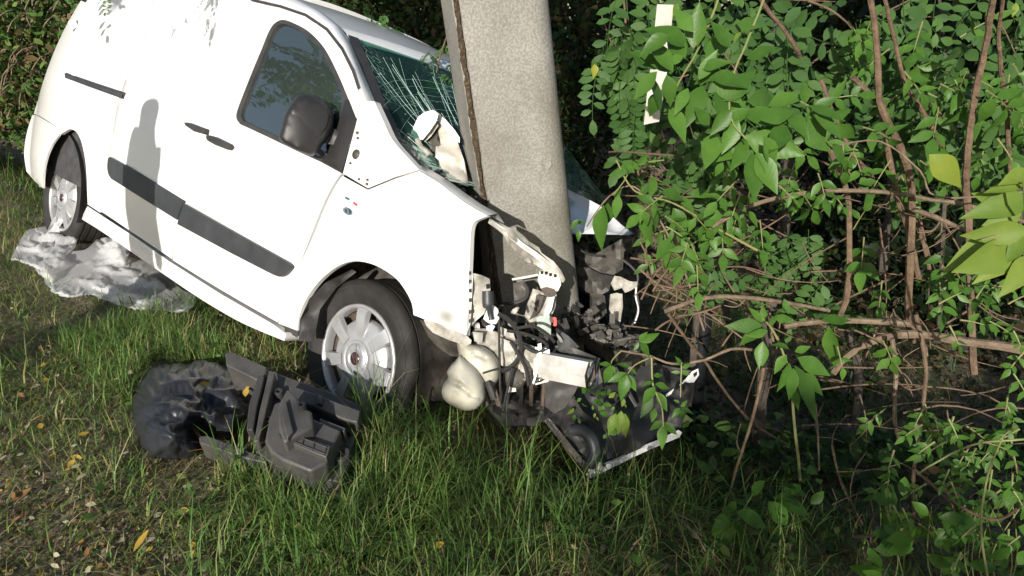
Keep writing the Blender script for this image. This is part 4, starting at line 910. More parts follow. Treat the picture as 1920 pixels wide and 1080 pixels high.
slab('inner_panel', [(1020, 704, 2.5), (1040, 694, 2.48), (1066, 690, 2.46), (1094, 702, 2.46), (1078, 736, 2.5), (1060, 764, 2.54), (1040, 776, 2.56), (1022, 762, 2.55)], 2.5, .012, 'casing_plastic', bump, crumple=.03, res=10)
slab('inner_panel', [(1064, 756, 2.56), (1074, 742, 2.56), (1092, 770, 2.6), (1120, 792, 2.66), (1106, 800, 2.64), (1082, 786, 2.6)], 2.6, .012, 'black_plastic', bump, crumple=.03, res=10)
slab('stiffening_rib', [(1150, 690, 2.82), (1156, 688, 2.82), (1196, 760, 2.76), (1190, 764, 2.76)], 2.8, .02, 'black_plastic', bump, res=12)
hs = tube('air_hose', [P(u, v, d) for u, v, d in [(1072, 806, 2.56), (1092, 808, 2.54), (1108, 822, 2.52), (1115, 845, 2.51), (1112, 862, 2.51), (1108, 872, 2.52)]], [.022, .023, .024, .023, .022, .021], 'strip_plastic', None, sides=12)
tag(hs, 'bent grey rubber air hose lying in the upturned bumper', 'hose')
vs, fs = lathe([(.0, .02), (.018, .018), (.02, .0), (.02, -.03)], P(1122, 875, 2.53), (CAM - P(1122, 875, 2.5)).normalized(), Vector((1, 0, 0)), 16); mesh_obj('hose_end', vs, fs, 'dirty_white', hs)

# ================================================================== black air filter casing in the grass
CO = G(565, 815, .13); CN = (Vector((0, 0, 1)) + .55 * (CAM - CO).normalized() + Vector((-.12, 0, 0))).normalized()
def cp(u, v, h=0.):
    h *= 1.7; r = ray(u, v); return CAM + r * ((CO + CN * h - CAM).dot(CN) / r.dot(CN))
def prism(name, pts, h0, h1, m, parent, bev=.004):
    top = [cp(u, v, h1) for u, v in pts]; n = len(top); bot = [p - CN * (h1 - h0) * 1.7 for p in top]
    fs = [tuple(range(n)), tuple(reversed(range(n, 2 * n)))] + [(i, i + n, (i + 1) % n + n, (i + 1) % n) for i in range(n)]
    # orient outward
    a, b_, c = top[0], top[1], top[2]
    sgn = sum((top[i].cross(top[(i + 1) % n]) for i in range(n)), Vector()).dot(CN)
    if sgn < 0: fs = [tuple(reversed(f)) for f in fs]
    o = mesh_obj(name, top + bot, fs, m, parent, auto=30)
    if bev: bevel(o, bev, 2)
    return o
case = empty('air_filter_casing', G(565, 850), 'broken black plastic air filter casing in the grass beside the black bag', 'car part')
prism('base_flange', [(502, 694), (560, 714), (622, 736), (680, 762), (674, 784), (668, 800), (655, 850), (640, 904), (600, 898), (556, 886), (506, 866), (478, 846), (474, 826), (484, 780), (494, 726)], -.07, 0, 'casing_plastic', case)
prism('side_wall', [(486, 770), (504, 694), (516, 698), (500, 766), (486, 826), (476, 828)], 0, .03, 'casing_plastic', case)
prism('rear_channel', [(422, 662), (432, 659), (500, 688), (497, 706), (480, 712), (424, 684)], -.05, .02, 'casing_plastic', case)
prism('rear_channel', [(484, 702), (496, 706), (482, 760), (474, 806), (462, 806), (466, 760)], -.03, .035, 'black_plastic', case)
prism('lower_channel', [(372, 818), (388, 816), (446, 838), (494, 856), (500, 868), (456, 858), (374, 830)], -.05, .0, 'casing_plastic', case)
prism('filter_box', [(514, 756), (532, 750), (560, 766), (590, 786), (640, 806), (628, 828), (612, 868), (582, 884), (528, 862), (506, 846), (496, 826), (504, 786)], 0, .055, 'casing_plastic', case, .008)
prism('upper_box', [(520, 762), (538, 728), (556, 742), (566, 764), (584, 770), (588, 800), (556, 816), (532, 830), (522, 800)], .02, .085, 'casing_plastic', case, .008)
prism('box_ridge', [(527, 770), (535, 748), (545, 790), (550, 808), (538, 822), (532, 800)], .08, .095, 'casing_plastic', case, .004)
lb = prism('embossed_plate', [(552, 812), (620, 836), (612, 858), (549, 832)], .05, .068, 'casing_plastic', case, .003)
for a, b_ in (((556, 817), (614, 839)), ((553, 829), (609, 851)), ((570, 820), (566, 836)), ((590, 828), (586, 845)), ((612, 838), (608, 852))):
    u0, v0 = a; u1, v1 = b_; tube('plate_rib', [cp(u0, v0, .070), cp(u1, v1, .070)], .0016, 'black_plastic', lb, n=1, sides=5)
prism('recess_shade', [(590, 764), (620, 776), (660, 792), (656, 812), (630, 806), (590, 794), (584, 780)], 0, .012, 'shade_black', case, 0)
prism('recess_bar', [(600, 784), (648, 802), (645, 810), (598, 793)], .01, .045, 'casing_plastic', case, .003)
prism('rim_plate', [(540, 720), (600, 742), (676, 770), (670, 792), (646, 786), (590, 762), (556, 750), (544, 738)], 0, .03, 'casing_plastic', case, .004)
prism('rim_notch', [(592, 738), (606, 743), (604, 758), (594, 756)], .02, .038, 'black_plastic', case, .002)
for (u, v, r) in ((513, 705, .011), (523, 737, .016), (566, 762, .013), (640, 854, .03), (502, 790, .014)):
    vs, fs = lathe([(r * .45, -.004), (r * .5, .006), (r * .55, .012), (r * .9, .012), (r, .008), (r, -.02)], cp(u, v, .012 if u != 566 else .09), CN, Vector((1, 0, 0)), 18); mesh_obj('mounting_boss', vs, fs, 'black_plastic' if r > .012 else 'aluminium', case, auto=40)

# ================================================================== black bag
bag_o = [(248, 757), (256, 728), (268, 706), (282, 690), (304, 681), (340, 682), (376, 680), (414, 690), (450, 702), (472, 716), (468, 752), (460, 790), (440, 816), (408, 828), (382, 838), (360, 858), (318, 860), (284, 856), (264, 832), (252, 796)]
def build_bag():
    o = seg2d([('c', bag_o + [bag_o[0]])]); ov, tris, loops = cdt(o[::2], (), 6.5); B = np.array(o); vs = []
    for q in ov:
        u, v = q.x, q.y; dd = math.sqrt(float(((B - (u, v)) ** 2).sum(1).min())); s = min(1, dd / 60); x_, y_ = (u - 250) / 220, (v - 690) / 170
        h = .19 * (1 - (1 - s) ** 2.2) ** .6; right = float(sstep(.36, .62, x_ + .25 * (y_ - .5))); h *= 1 - .30 * right
        h += min(1, dd / 22) * (.02 * noise.noise(Vector((x_ * 3, y_ * 5 - x_ * 2, 1))) + right * .03 * noise.noise(Vector((x_ * 6, y_ * 5, 4))))
        vs.append(G(u, v, max(.006, h)))
    x0, x1 = min(p.x for p in vs), max(p.x for p in vs)
    vs = wrinkle(vs, tris, lambda c: 1.035 + .075 * sstep(.30, .62, (c[:, 0] - x0) / (x1 - x0)), 160, pin=np.array(loops[0]), bend=1., grav=.0, seed=4, jit=.005, floor=lambda p: terr(p[:, 0], p[:, 1]) + .004)
    b = mesh_obj('rubbish_bag', vs, tris, 'bag_film'); sb_ = b.modifiers.new('soft', 'SUBSURF'); sb_.levels = sb_.render_levels = 2; return tag(b, 'shiny black plastic rubbish bag, torn and crumpled, in the grass', 'bag')
bag = build_bag()

# ================================================================== white plastic sheet
sh_o = [(20, 487), (34, 458), (49, 433), (70, 427), (93, 424), (133, 421), (147, 440), (142, 458), (127, 470), (150, 470), (166, 464), (189, 440), (211, 427), (231, 427), (240, 447), (241, 480), (262, 487), (276, 488), (300, 506), (322, 522), (340, 542), (366, 556), (358, 573), (324, 583), (267, 576), (222, 569), (190, 561), (170, 552), (133, 552), (102, 544), (85, 531), (82, 514), (66, 507), (72, 500), (44, 490)]
def build_sheet():
    o = seg2d([('c', sh_o + [sh_o[0]])]); ov, tris, loops = cdt(o, (), 3.6); B = np.array(o); vs = []
    for q in ov:
        dd = math.sqrt(float(((B - (q.x, q.y)) ** 2).sum(1).min())); rise = min(1, dd / 10)
        h = .04 + .11 * math.exp(-((q.x - 216) / 26) ** 2 - ((q.y - 440) / 24) ** 2) + .03 * math.exp(-((q.x - 105) / 40) ** 2 - ((q.y - 470) / 26) ** 2) + .05 * noise.noise(Vector((q.x * .018 + q.y * .012, q.y * .035 - q.x * .01, 9)))
        vs.append(G(q.x, q.y, max(.02, .03 + rise * h)))
    vs = wrinkle(vs, tris, lambda c: 1.06 + .07 * np.sin(c[:, 0] * 5 + c[:, 1] * 3) * np.sin(c[:, 1] * 4 - c[:, 0] * 2), 200, pin=np.array(loops[0]), bend=.6, grav=.0002, seed=9, jit=.006, floor=lambda p: terr(p[:, 0], p[:, 1]) + .03)
    o_ = mesh_obj('plastic_sheet', vs, tris, 'clear_film'); tag(o_, 'crumpled translucent white plastic sheet on the grass under the van sill', 'plastic sheet')
    vs2 = []                                            # the twisted end hanging against the rear wheel
    for i, (u, v, w) in enumerate([(112, 410, 14), (108, 416, 16), (104, 424, 18), (100, 434, 26), (96, 446, 34)]):
        for k in range(7):
            s = (k / 6 - .5); p = G(u + s * w, v, .0) if False else P(u + s * w, v + 3 * s, GD(112, 440) - .1 - .004 * i) ; p += Vector((0, -.02 * math.sin(k * 2.1 + i), .01 * math.cos(k * 3 + i))); vs2.append(p)
    mesh_obj('twisted_corner', vs2, [(i * 7 + k, i * 7 + k + 1, (i + 1) * 7 + k + 1, (i + 1) * 7 + k) for i in range(4) for k in range(6)], 'clear_film', o_)
build_sheet()

# ================================================================== bystander out of frame whose shadow falls on the van
def build_person():
    tgt = MV @ S(284, 172); t = .2
    while t < 6:
        h = tgt + TO_SUN * t
        if h.z - float(terr(h.x, h.y)) > 1.70: break
        t += .02
    gx, gy = h.x, h.y; gz = float(terr(gx, gy))
    J = {'pel': (0, 0, .96), 'wst': (0, -.01, 1.10), 'chs': (0, 0, 1.30), 'nck': (0, 0, 1.48), 'hd0': (0, .02, 1.56), 'hd1': (0, .02, 1.66)}
    jl = [J['pel'], J['wst'], J['chs'], J['nck'], J['hd0'], J['hd1']]; rad = [(.18, .16), (.175, .16), (.20, .17), (.07, .075), (.092, .105), (.08, .095)]
    ed = [(0, 1), (1, 2), (2, 3), (3, 4), (4, 5)]
    for sx in (-1, 1):
        k = len(jl); jl += [(.10 * sx, 0, .88), (.105 * sx, .01, .50), (.11 * sx, -.02, .09), (.12 * sx, .13, .035)]; rad += [(.09, .09), (.062, .062), (.045, .045), (.038, .03)]
        ed += [(0, k), (k, k + 1), (k + 1, k + 2), (k + 2, k + 3)]
        k = len(jl); jl += [(.19 * sx, 0, 1.40), (.23 * sx, -.02, 1.13), (.22 * sx, .06, .92), (.21 * sx, .09, .84)]; rad += [(.062, .062), (.05, .05), (.036, .036), (.04, .022)]
        ed += [(2, k), (k, k + 1), (k + 1, k + 2), (k + 2, k + 3)]
        for f in range(5):
            q = len(jl); jl += [(.21 * sx, .09 + (-.03 + .018 * f) * .9, .75 + .012 * abs(f - 2))]; rad += [(.009, .009)]; ed += [(k + 3, q)]
    me = bpy.data.meshes.new('person'); me.from_pydata(jl, ed, []); me.materials.append(MATS['jacket'])
    o = bpy.data.objects.new('person', me)
    put(o, None, Matrix.Translation((gx, gy, gz)) @ Matrix.Rotation(R_(-75), 4, 'Z'))
    md = o.modifiers.new('skin', 'SKIN'); me.skin_vertices  # noqa
    if not me.skin_vertices: 
        with bpy.context.temp_override(object=o, active_object=o): pass
    lay = me.skin_vertices[0] if me.skin_vertices else None
    if lay:
        for i, r in enumerate(rad): lay.data[i].radius = r
        lay.data[0].use_root = True
    sd_ = o.modifiers.new('smooth', 'SUBSURF'); sd_.levels = sd_.render_levels = 2
    tag(o, 'standing bystander in dark clothes beside the verge, outside the picture', 'person'); return o, (gx, gy, gz)
person, pgl = build_person()

# ================================================================== vegetation
def inpoly_np(X, Y, poly):
    c = np.zeros(len(X), bool); n = len(poly); j = n - 1
    for i in range(n):
        xi, yi = poly[i]; xj, yj = poly[j]
        m_ = ((yi > Y) != (yj > Y)) & (X < (xj - xi) * (Y - yi) / (yj - yi + 1e-12) + xi); c ^= m_; j = i
    return c
def gpoly(pts, h=0.): return [(lambda g: (g.x, g.y))(G(u, v, h)) for u, v in pts]
def vnoise(X, Y, f, seed):                              # cheap smooth noise on arrays
    r_ = np.random.default_rng(seed); o = np.zeros(len(X))
    for k in range(6):
        a = r_.uniform(0, 2 * np.pi); ff = f * r_.uniform(.6, 1.8); o += np.sin(ff * (np.cos(a) * X + np.sin(a) * Y) + r_.uniform(0, 6.28))
    return o / 6 ** .5 / 1.2
MVI_np = np.array(MVI)
def van_local(X, Y, Z): 
    q = np.stack([X, Y, Z, np.ones_like(X)]); return (MVI_np @ q)[:3]
BAGP, CASEP = gpoly([(a, b_ + (10 if b_ > 780 else 0)) for a, b_ in bag_o]), gpoly([(502, 700), (682, 764), (652, 925), (590, 925), (480, 880), (372, 840), (420, 680)])
SHEETP = gpoly([(30, 485), (60, 440), (140, 428), (150, 470), (200, 440), (235, 432), (245, 485), (330, 530), (355, 560), (320, 576), (200, 558), (100, 540), (75, 505)])
TRAYP = gpoly([(1040, 790), (1110, 870), (1270, 805), (1290, 720), (1120, 740)])
BAGQ, CASEQ = gpoly(bag_o, .15), gpoly([(502, 700), (682, 764), (652, 905), (590, 905), (480, 870), (420, 680)], .15)
LITP = gpoly([(-260, 820), (0, 850), (70, 890), (150, 930), (260, 985), (340, 1050), (400, 1200), (-260, 1400)])
def blade_mesh(B, az, lean, L, w, cols, curl):
    """B base points (n,3); blades as 3-segment tapering strips"""
    n = len(B); dx, dy = np.cos(az), np.sin(az); sx, sy = -dy, dx
    vs = np.zeros((n, 7, 3)); f = [0, .36, .72, 1.]
    for k, s in enumerate(f):
        th = lean + curl * s * s                        # angle from the vertical grows along the blade
        hor = L * (np.sin(lean) * s + (np.sin(th) - np.sin(lean)) * s * .6); ver = L * (np.cos(lean) * s + (np.cos(th) - np.cos(lean)) * s * .6)
        c = B + np.stack([dx * hor, dy * hor, ver], 1); ww = w * (1 - s ** 1.6) * .5
        if k < 3:
            vs[:, 2 * k] = c - np.stack([sx * ww, sy * ww, 0 * ww], 1); vs[:, 2 * k + 1] = c + np.stack([sx * ww, sy * ww, 0 * ww], 1)
        else: vs[:, 6] = c
    t0 = np.array([(0, 1, 3), (0, 3, 2), (2, 3, 5), (2, 5, 4), (4, 5, 6)]); tris = (np.arange(n)[:, None, None] * 7 + t0[None]).reshape(-1, 3)
    cc = np.repeat(cols, 7, 0).reshape(n, 7, 3) * np.linspace(.8, 1.12, 7)[None, :, None]
    return vs.reshape(-1, 3), tris, cc.reshape(-1, 3)
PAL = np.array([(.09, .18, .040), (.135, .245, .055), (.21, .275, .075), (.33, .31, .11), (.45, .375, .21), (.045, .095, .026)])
def build_grass():
    N = 380000
    X = rng.uniform(-6.5, 3.6, N); Y = rng.uniform(.7, 8.0, N); dist = np.hypot(X, Y)
    keep = rng.random(N) < np.clip(1.15 - dist * .12, .25, 1)
    X, Y = X[keep], Y[keep]; Z = terr(X, Y)
    vl = van_local(X, Y, Z); inside = (vl[0] > -.6) & (vl[0] < 3.3) & (np.abs(vl[1]) < .72)
    nose = (vl[0] >= 3.3) & (vl[0] < 4.0) & (vl[1] > -.75) & (vl[1] < .9)
    wh = ((np.abs(vl[0] - 3) < .34) | (np.abs(vl[0]) < .34)) & (vl[1] < -.62) & (vl[1] > -.90)
    bad = inside | wh | inpoly_np(X, Y, BAGQ) | inpoly_np(X, Y, CASEQ) | inpoly_np(X, Y, BAGP) | inpoly_np(X, Y, CASEP) | inpoly_np(X, Y, SHEETP) | inpoly_np(X, Y, TRAYP) | (nose & (rng.random(len(X)) < .8))
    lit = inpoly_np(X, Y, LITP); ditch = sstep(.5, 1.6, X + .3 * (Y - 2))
    pn = vnoise(X, Y, 2.6, 3) + .5 * vnoise(X, Y, 7, 4)
    bad |= lit & (rng.random(len(X)) < .24 - .2 * (pn > .1)); bad |= rng.random(len(X)) < ditch * .72; bad |= (pn < -.9) & (rng.random(len(X)) < .3)
    k = ~bad; X, Y, Z, lit, pn, ditch = X[k], Y[k], Z[k], lit[k], pn[k], ditch[k]; n = len(X)
    L = rng.gamma(4, .026, n) * (1 + .35 * pn); L *= np.where(lit, .66, 1.) ; L = np.clip(L, .03, .34)
    nearw = np.exp(-(((X - FW.x - .05) / .5) ** 2 + ((Y - FW.y + .30) / .28) ** 2)); L *= 1 + .35 * nearw
    lowlen = np.exp(-((X - .3) / .8) ** 2 - ((Y - 1.9) / .5) ** 2); L *= 1 + .35 * lowlen
    dry = np.clip(.22 + .26 * vnoise(X, Y, 3.3, 9) + np.where(lit, .28, 0) - .1 * sstep(-.5, .8, X), .03, .75)
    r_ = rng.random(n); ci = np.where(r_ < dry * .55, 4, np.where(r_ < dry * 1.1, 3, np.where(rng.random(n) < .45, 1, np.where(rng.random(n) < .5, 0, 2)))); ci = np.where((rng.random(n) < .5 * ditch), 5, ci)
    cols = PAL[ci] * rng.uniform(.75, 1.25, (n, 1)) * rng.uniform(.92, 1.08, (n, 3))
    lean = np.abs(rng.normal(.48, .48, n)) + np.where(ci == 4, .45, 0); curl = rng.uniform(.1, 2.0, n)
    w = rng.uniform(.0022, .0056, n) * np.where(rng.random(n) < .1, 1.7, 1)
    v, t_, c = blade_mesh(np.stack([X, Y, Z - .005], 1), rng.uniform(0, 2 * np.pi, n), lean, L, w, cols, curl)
    # long tufts standing against the front wheel and sill
    m_ = 9000; lx = rng.uniform(1.6, 3.75, m_); ly = -rng.uniform(.93, 1.45, m_); q = np.array(MV) @ np.stack([lx, ly, np.zeros(m_), np.ones(m_)]); X3, Y3 = q[0], q[1]; k = ~inpoly_np(X3, Y3, CASEP) & ~inpoly_np(X3, Y3, BAGP) & ~inpoly_np(X3, Y3, CASEQ) & ~inpoly_np(X3, Y3, BAGQ); X3, Y3, lx = X3[k], Y3[k], lx[k]; m_ = len(X3)
    v3, t3, c3 = blade_mesh(np.stack([X3, Y3, terr(X3, Y3) - .005], 1), rng.uniform(0, 2 * np.pi, m_), np.abs(rng.normal(.3, .3, m_)), rng.uniform(.10, .25, m_) * np.where(lx > 2.5, 1.15, .75), rng.uniform(.003, .006, m_), PAL[rng.choice(5, m_, p=[.35, .35, .15, .1, .05])] * rng.uniform(.7, 1.2, (m_, 1)), rng.uniform(.2, 1.8, m_))
    t_ = np.concatenate([t_, t3 + len(v)]); v = np.concatenate([v, v3]); c = np.concatenate([c, c3])
    # thatch: short dry blades lying between the stalks
    m_ = 90000; X2 = rng.uniform(-4.5, 2.0, m_); Y2 = rng.uniform(.7, 5.5, m_); Z2 = terr(X2, Y2); vl = van_local(X2, Y2, Z2)
    k = ~((vl[0] > -.6) & (vl[0] < 3.3) & (np.abs(vl[1]) < .9)) & ~inpoly_np(X2, Y2, BAGP) & ~inpoly_np(X2, Y2, SHEETP) & (rng.random(m_) > .75 * sstep(.5, 1.6, X2 + .3 * (Y2 - 2)))
    X2, Y2, Z2 = X2[k], Y2[k], Z2[k]; m_ = len(X2); tc_ = np.array([(.20, .165, .085), (.13, .10, .055), (.30, .25, .14), (.10, .13, .035), (.13, .17, .04)])[rng.choice(5, m_, p=[.27, .2, .15, .2, .18])] * rng.uniform(.7, 1.2, (m_, 1))
    v2, t2, c2 = blade_mesh(np.stack([X2, Y2, Z2 + rng.uniform(0, .015, m_)], 1), rng.uniform(0, 2 * np.pi, m_), rng.uniform(.7, 1.5, m_), rng.uniform(.03, .10, m_), rng.uniform(.002, .005, m_), tc_, rng.uniform(0, .5, m_))
    t_ = np.concatenate([t_, t2 + len(v)]); v = np.concatenate([v, v2]); c = np.concatenate([c, c2])
    o = cloud('grass', v, t_, c, 'grass_blade'); tag(o, 'long unmown verge grass, green with dry yellow blades', 'grass', kind='stuff')
build_grass()

def leaf_shape(n=6, wid=.42, peak=.42, fold=.22, droop=.25, tip=1.):
    """one leaf along +x, unit length; returns verts and quads"""
    vs, fs = [], []
    for i in range(n + 1):
        s = i / n; w = wid * .5 * (math.sin(math.pi * min(1, s / (2 * peak))) if s < peak else math.cos(math.pi / 2 * ((s - peak) / (1 - peak)) ** tip)); w = max(w, .004)
        z = -droop * s * s
        vs += [(s, -w, z + fold * w), (s, 0, z), (s, w, z + fold * w)]
    for i in range(n):
        for k in range(2): a = i * 3 + k; fs.append((a, a + 3, a + 4, a + 1))
    return vs, fs
def leaf_data(name, shapes, m):
    me = bpy.data.meshes.new(name); v, f = join([( [Vector(q) for q in s[0]], s[1]) for s in shapes]); me.from_pydata([tuple(q) for q in v], [], f); me.update()
    me.polygons.foreach_set('use_smooth', [True] * len(me.polygons)); me.materials.append(MATS[m]); return me
ELDER = [leaf_data('leaflet', [leaf_shape(7, w, .40, fo, dr, .8)], 'elder_leaf') for w, fo, dr in ((.46, .25, .2), (.50, .35, .35), (.42, .15, .1), (.48, .3, -.05))]
ROUND = [leaf_data('leaf', [leaf_shape(6, w, .46, .2, dr, 1.2)], 'elder_leaf') for w, dr in ((.66, .15), (.6, .3))]
MOTT = [leaf_data('leaf', [leaf_shape(8, w, .42, fo, dr, .8)], 'mottled_leaf') for w, fo, dr in ((.46, .45, .35), (.52, .35, .2))]
YEL = [leaf_data('leaf', [leaf_shape(8, .56, .4, .35, .35, .75)], 'yellow_leaf')]
def pinnate(npairs, seed, m='robinia_leaf', lw=.52, ll=.26):
    r_ = random.Random(seed); sh = []
    def place(base, ang, l, tw):
        v, f = leaf_shape(4, lw, .5, .15, r_.uniform(-.05, .25), 1.6); M = Matrix.Translation(base) @ Matrix.Rotation(ang, 4, 'Z') @ Matrix.Rotation(tw, 4, 'X') @ Matrix.Scale(l, 4)
        return [M @ Vector(q) for q in v], f
    bend = r_.uniform(-.25, .25); dro = r_.uniform(.1, .4)
    def axis(s): return Vector((s, bend * s * s, -dro * s * s))
    for i in range(npairs):
        s = .14 + .80 * i / npairs
        for sg in (-1, 1):
            if r_.random() < .04: continue
            sh.append(place(axis(s + r_.uniform(-.015, .015)) + Vector((0, .008 * sg, 0)), sg * R_(r_.uniform(62, 84)) + 2 * bend * s, ll * r_.uniform(.8, 1.1) * (1 - .25 * s), r_.uniform(-.45, .45)))
    sh.append(place(axis(.95), 2 * bend, ll * .95, r_.uniform(-.3, .3)))
    st, sf = [], []
    for i in range(7):
        s = i / 6; c = axis(s * .96); st += [c + Vector((0, .006, 0)), c - Vector((0, .006, 0)), c + Vector((0, 0, -.008))]
    for i in range(6):
        for k in range(3): a = i * 3 + k; b_ = i * 3 + (k + 1) % 3; sf.append((a, b_, b_ + 3, a + 3))
    return leaf_data('compound_leaf', sh + [(st, sf)], m)
ROB = [pinnate(n_, 20 + i) for i, n_ in enumerate((5, 6, 7, 6, 8))]
def orient(B, T, N):
    x = T - B; l = x.length; x = x.normalized(); z = (N - x * N.dot(x)); z = z.normalized() if z.length > 1e-6 else x.orthogonal().normalized(); y = z.cross(x)
    M = Matrix((x, y, z)).transposed() * l; M = M.to_4x4(); M.translation = B; return M
TOCAM = Vector((0, -1, .35)).normalized()
def nrm_j(j=.5, base=None): 
    b_ = base if base is not None else (TOCAM * .6 + TO_SUN * .5 + Vector((0, 0, .45)))
    return (b_.normalized() + Vector((random.gauss(0, j), random.gauss(0, j), random.gauss(0, j)))).normalized()
def leaf_at(name, data, B, T, parent, N=None, j=.45):
    o = bpy.data.objects.new(name, data); return put(o, parent, orient(B, T, N if N is not None else nrm_j(j)))
def elder_leaf(parent, u, v, d, ang, lpx, pairs=2, size=None, dd=0., j=.4, data=None, name='leaf', stem_mat='green_stem'):
    """compound leaf from a pixel-located base growing in direction ang (degrees, clockwise from right) over lpx pixels"""
    a = R_(ang); B = P(u, v, d); E = P(u + lpx * math.cos(a), v + lpx * math.sin(a), d + dd); data = data or ELDER
    ax = E - B; Lm = ax.length; sz = size or Lm * .62; vl = (B - CAM).normalized(); side = ax.cross(vl).normalized(); axn = ax.normalized()
    mid = B.lerp(E, .5) + Vector((0, 0, .03 * Lm))
    r_ = tube(name, [B, mid, B.lerp(E, .98)], [.0028, .0022, .0014], stem_mat, parent, sides=5, n=3)
    for k in range(pairs):
        s = .35 + .45 * k / max(1, pairs - 1) if pairs > 1 else .55; c = B.lerp(E, s)
        for sg in (-1, 1):
            th = R_(random.uniform(42, 68)); dirv = axn * math.cos(th) + side * sg * math.sin(th) + vl * random.uniform(-.35, .25) + Vector((0, 0, -.15))
            leaf_at('leaflet', random.choice(data), c, c + dirv.normalized() * sz * random.uniform(.78, 1.0), r_, j=j)
    leaf_at('leaflet', random.choice(data), E, E + (axn + vl * random.uniform(-.3, .2) + Vector((0, 0, -.2))).normalized() * sz * 1.08, r_, j=j)
    return r_
def branch(name, pts, rpx, m, parent, taper=.55, sides=7, lab=None, catg=None, grp=None):
    P3 = [P(u, v, d) for u, v, d in pts]; n = len(P3); rr = [max(.0012, rpx * .5 / F_PX * pts[i][2] * (1 - (1 - taper) * i / max(1, n - 1))) for i in range(n)]
    o = tube(name, P3, rr, m, parent, sides=sides, n=4)
    me = o.data
    for v in me.vertices:                               # knots and bends
        v.co += Vector((noise.noise(v.co * 25), noise.noise(v.co * 25 + Vector((9, 0, 0))), noise.noise(v.co * 25 + Vector((0, 9, 0))))) * rr[0] * .35
    if lab: tag(o, lab, catg, grp)
    return o
def dz(pts, d0, d1): n = len(pts); return [(u, v, d0 + (d1 - d0) * i / max(1, n - 1)) for i, (u, v) in enumerate(pts)]

# ---- elder shrub with the tall stems on the right
el = empty('elder_shrub', G(1705, 900), 'tall elder shrub with upright brown stems and green leaves on the right', 'shrub')
branch('stem', dz([(1712, 640), (1704, 590), (1705, 540), (1710, 390), (1705, 330), (1680, 260), (1650, 190), (1645, 90), (1632, 0), (1626, -70)], 2.55, 2.05), 15, 'bark', el, .7)
branch('stem', dz([(1722, 520), (1700, 425), (1680, 360), (1665, 280), (1650, 200)], 2.5, 2.28), 12, 'bark', el, .9)
branch('stem', dz([(1770, 280), (1725, 200), (1697, 155), (1675, 65), (1660, 0), (1650, -60)], 2.35, 2.0), 9, 'bark', el, .7)
branch('stem', dz([(1826, 700), (1820, 560), (1815, 400), (1812, 325), (1820, 240), (1835, 150), (1850, 75), (1862, 0), (1870, -60)], 2.4, 1.85), 14, 'bark', el, .8)
branch('stem', dz([(1895, 325), (1885, 190), (1872, 75), (1881, 0), (1886, -60)], 2.2, 1.85), 9, 'bark', el, .8)
branch('cut_stub', dz([(1655, 202), (1635, 180), (1600, 145)], 2.28, 2.2), 12, 'bark', el, .9)
branch('stem', dz([(1572, 600), (1590, 540), (1592, 385), (1575, 325), (1555, 280)], 2.45, 2.3), 12, 'bark', el, .8)
branch('stem', dz([(1640, 350), (1630, 325), (1600, 290), (1565, 220), (1540, 150)], 2.5, 2.4), 10, 'bark', el, .8)
branch('stem', dz([(1500, 110), (1485, 78), (1430, 5), (1400, -50)], 2.5, 2.3), 9, 'bark', el, .8)
branch('stem', dz([(1745, 520), (1735, 470), (1718, 420), (1700, 380)], 2.6, 2.55), 8, 'bark', el, .8)
for (u, v, d, a, l, pr) in [(1535, 230, 2.25, 70, 70, 1), (1500, 190, 2.2, 25, 80, 2), (1540, 190, 2.25, -10, 70, 2), (1740, 175, 2.3, 30, 60, 2), (1710, 160, 2.3, 150, 60, 2), (1790, 150, 2.2, 60, 70, 2), (1800, 70, 2.1, -30, 70, 2), (1760, 200, 2.3, 95, 60, 2), (1620, 445, 2.4, 100, 60, 2), (1600, 430, 2.4, -60, 40, 1),
                           (1670, 300, 2.3, 130, 60, 2), (1850, 170, 2.0, 40, 60, 2), (1900, 120, 2.0, 70, 60, 2), (1870, 260, 2.1, 60, 50, 2), (1580, 270, 2.25, 80, 50, 1), (1660, 240, 2.4, 100, 50, 2), (1640, 20, 2.2, 110, 60, 2), (1590, 40, 2.4, 60, 60, 2), (1730, 40, 2.3, 100, 60, 2), (1690, 330, 2.5, 70, 50, 2), (1570, 650, 2.3, 80, 40, 1), (1640, 620, 2.6, 100, 30, 1)]:
    elder_leaf(el, u, v, d, a + random.uniform(-8, 8), l, pr, dd=random.uniform(-.06, .08))
for k in range(60):
    u, v = random.choice([(random.uniform(1560, 1920), random.uniform(90, 330)), (random.uniform(1330, 1600), random.uniform(250, 420)), (random.uniform(1640, 1920), random.uniform(420, 640)), (random.uniform(1240, 1400), random.uniform(360, 500))])
    elder_leaf(el, u, v, random.uniform(2.05, 2.6), random.uniform(20, 160), random.uniform(35, 60), 2, dd=random.uniform(-.06, .08))
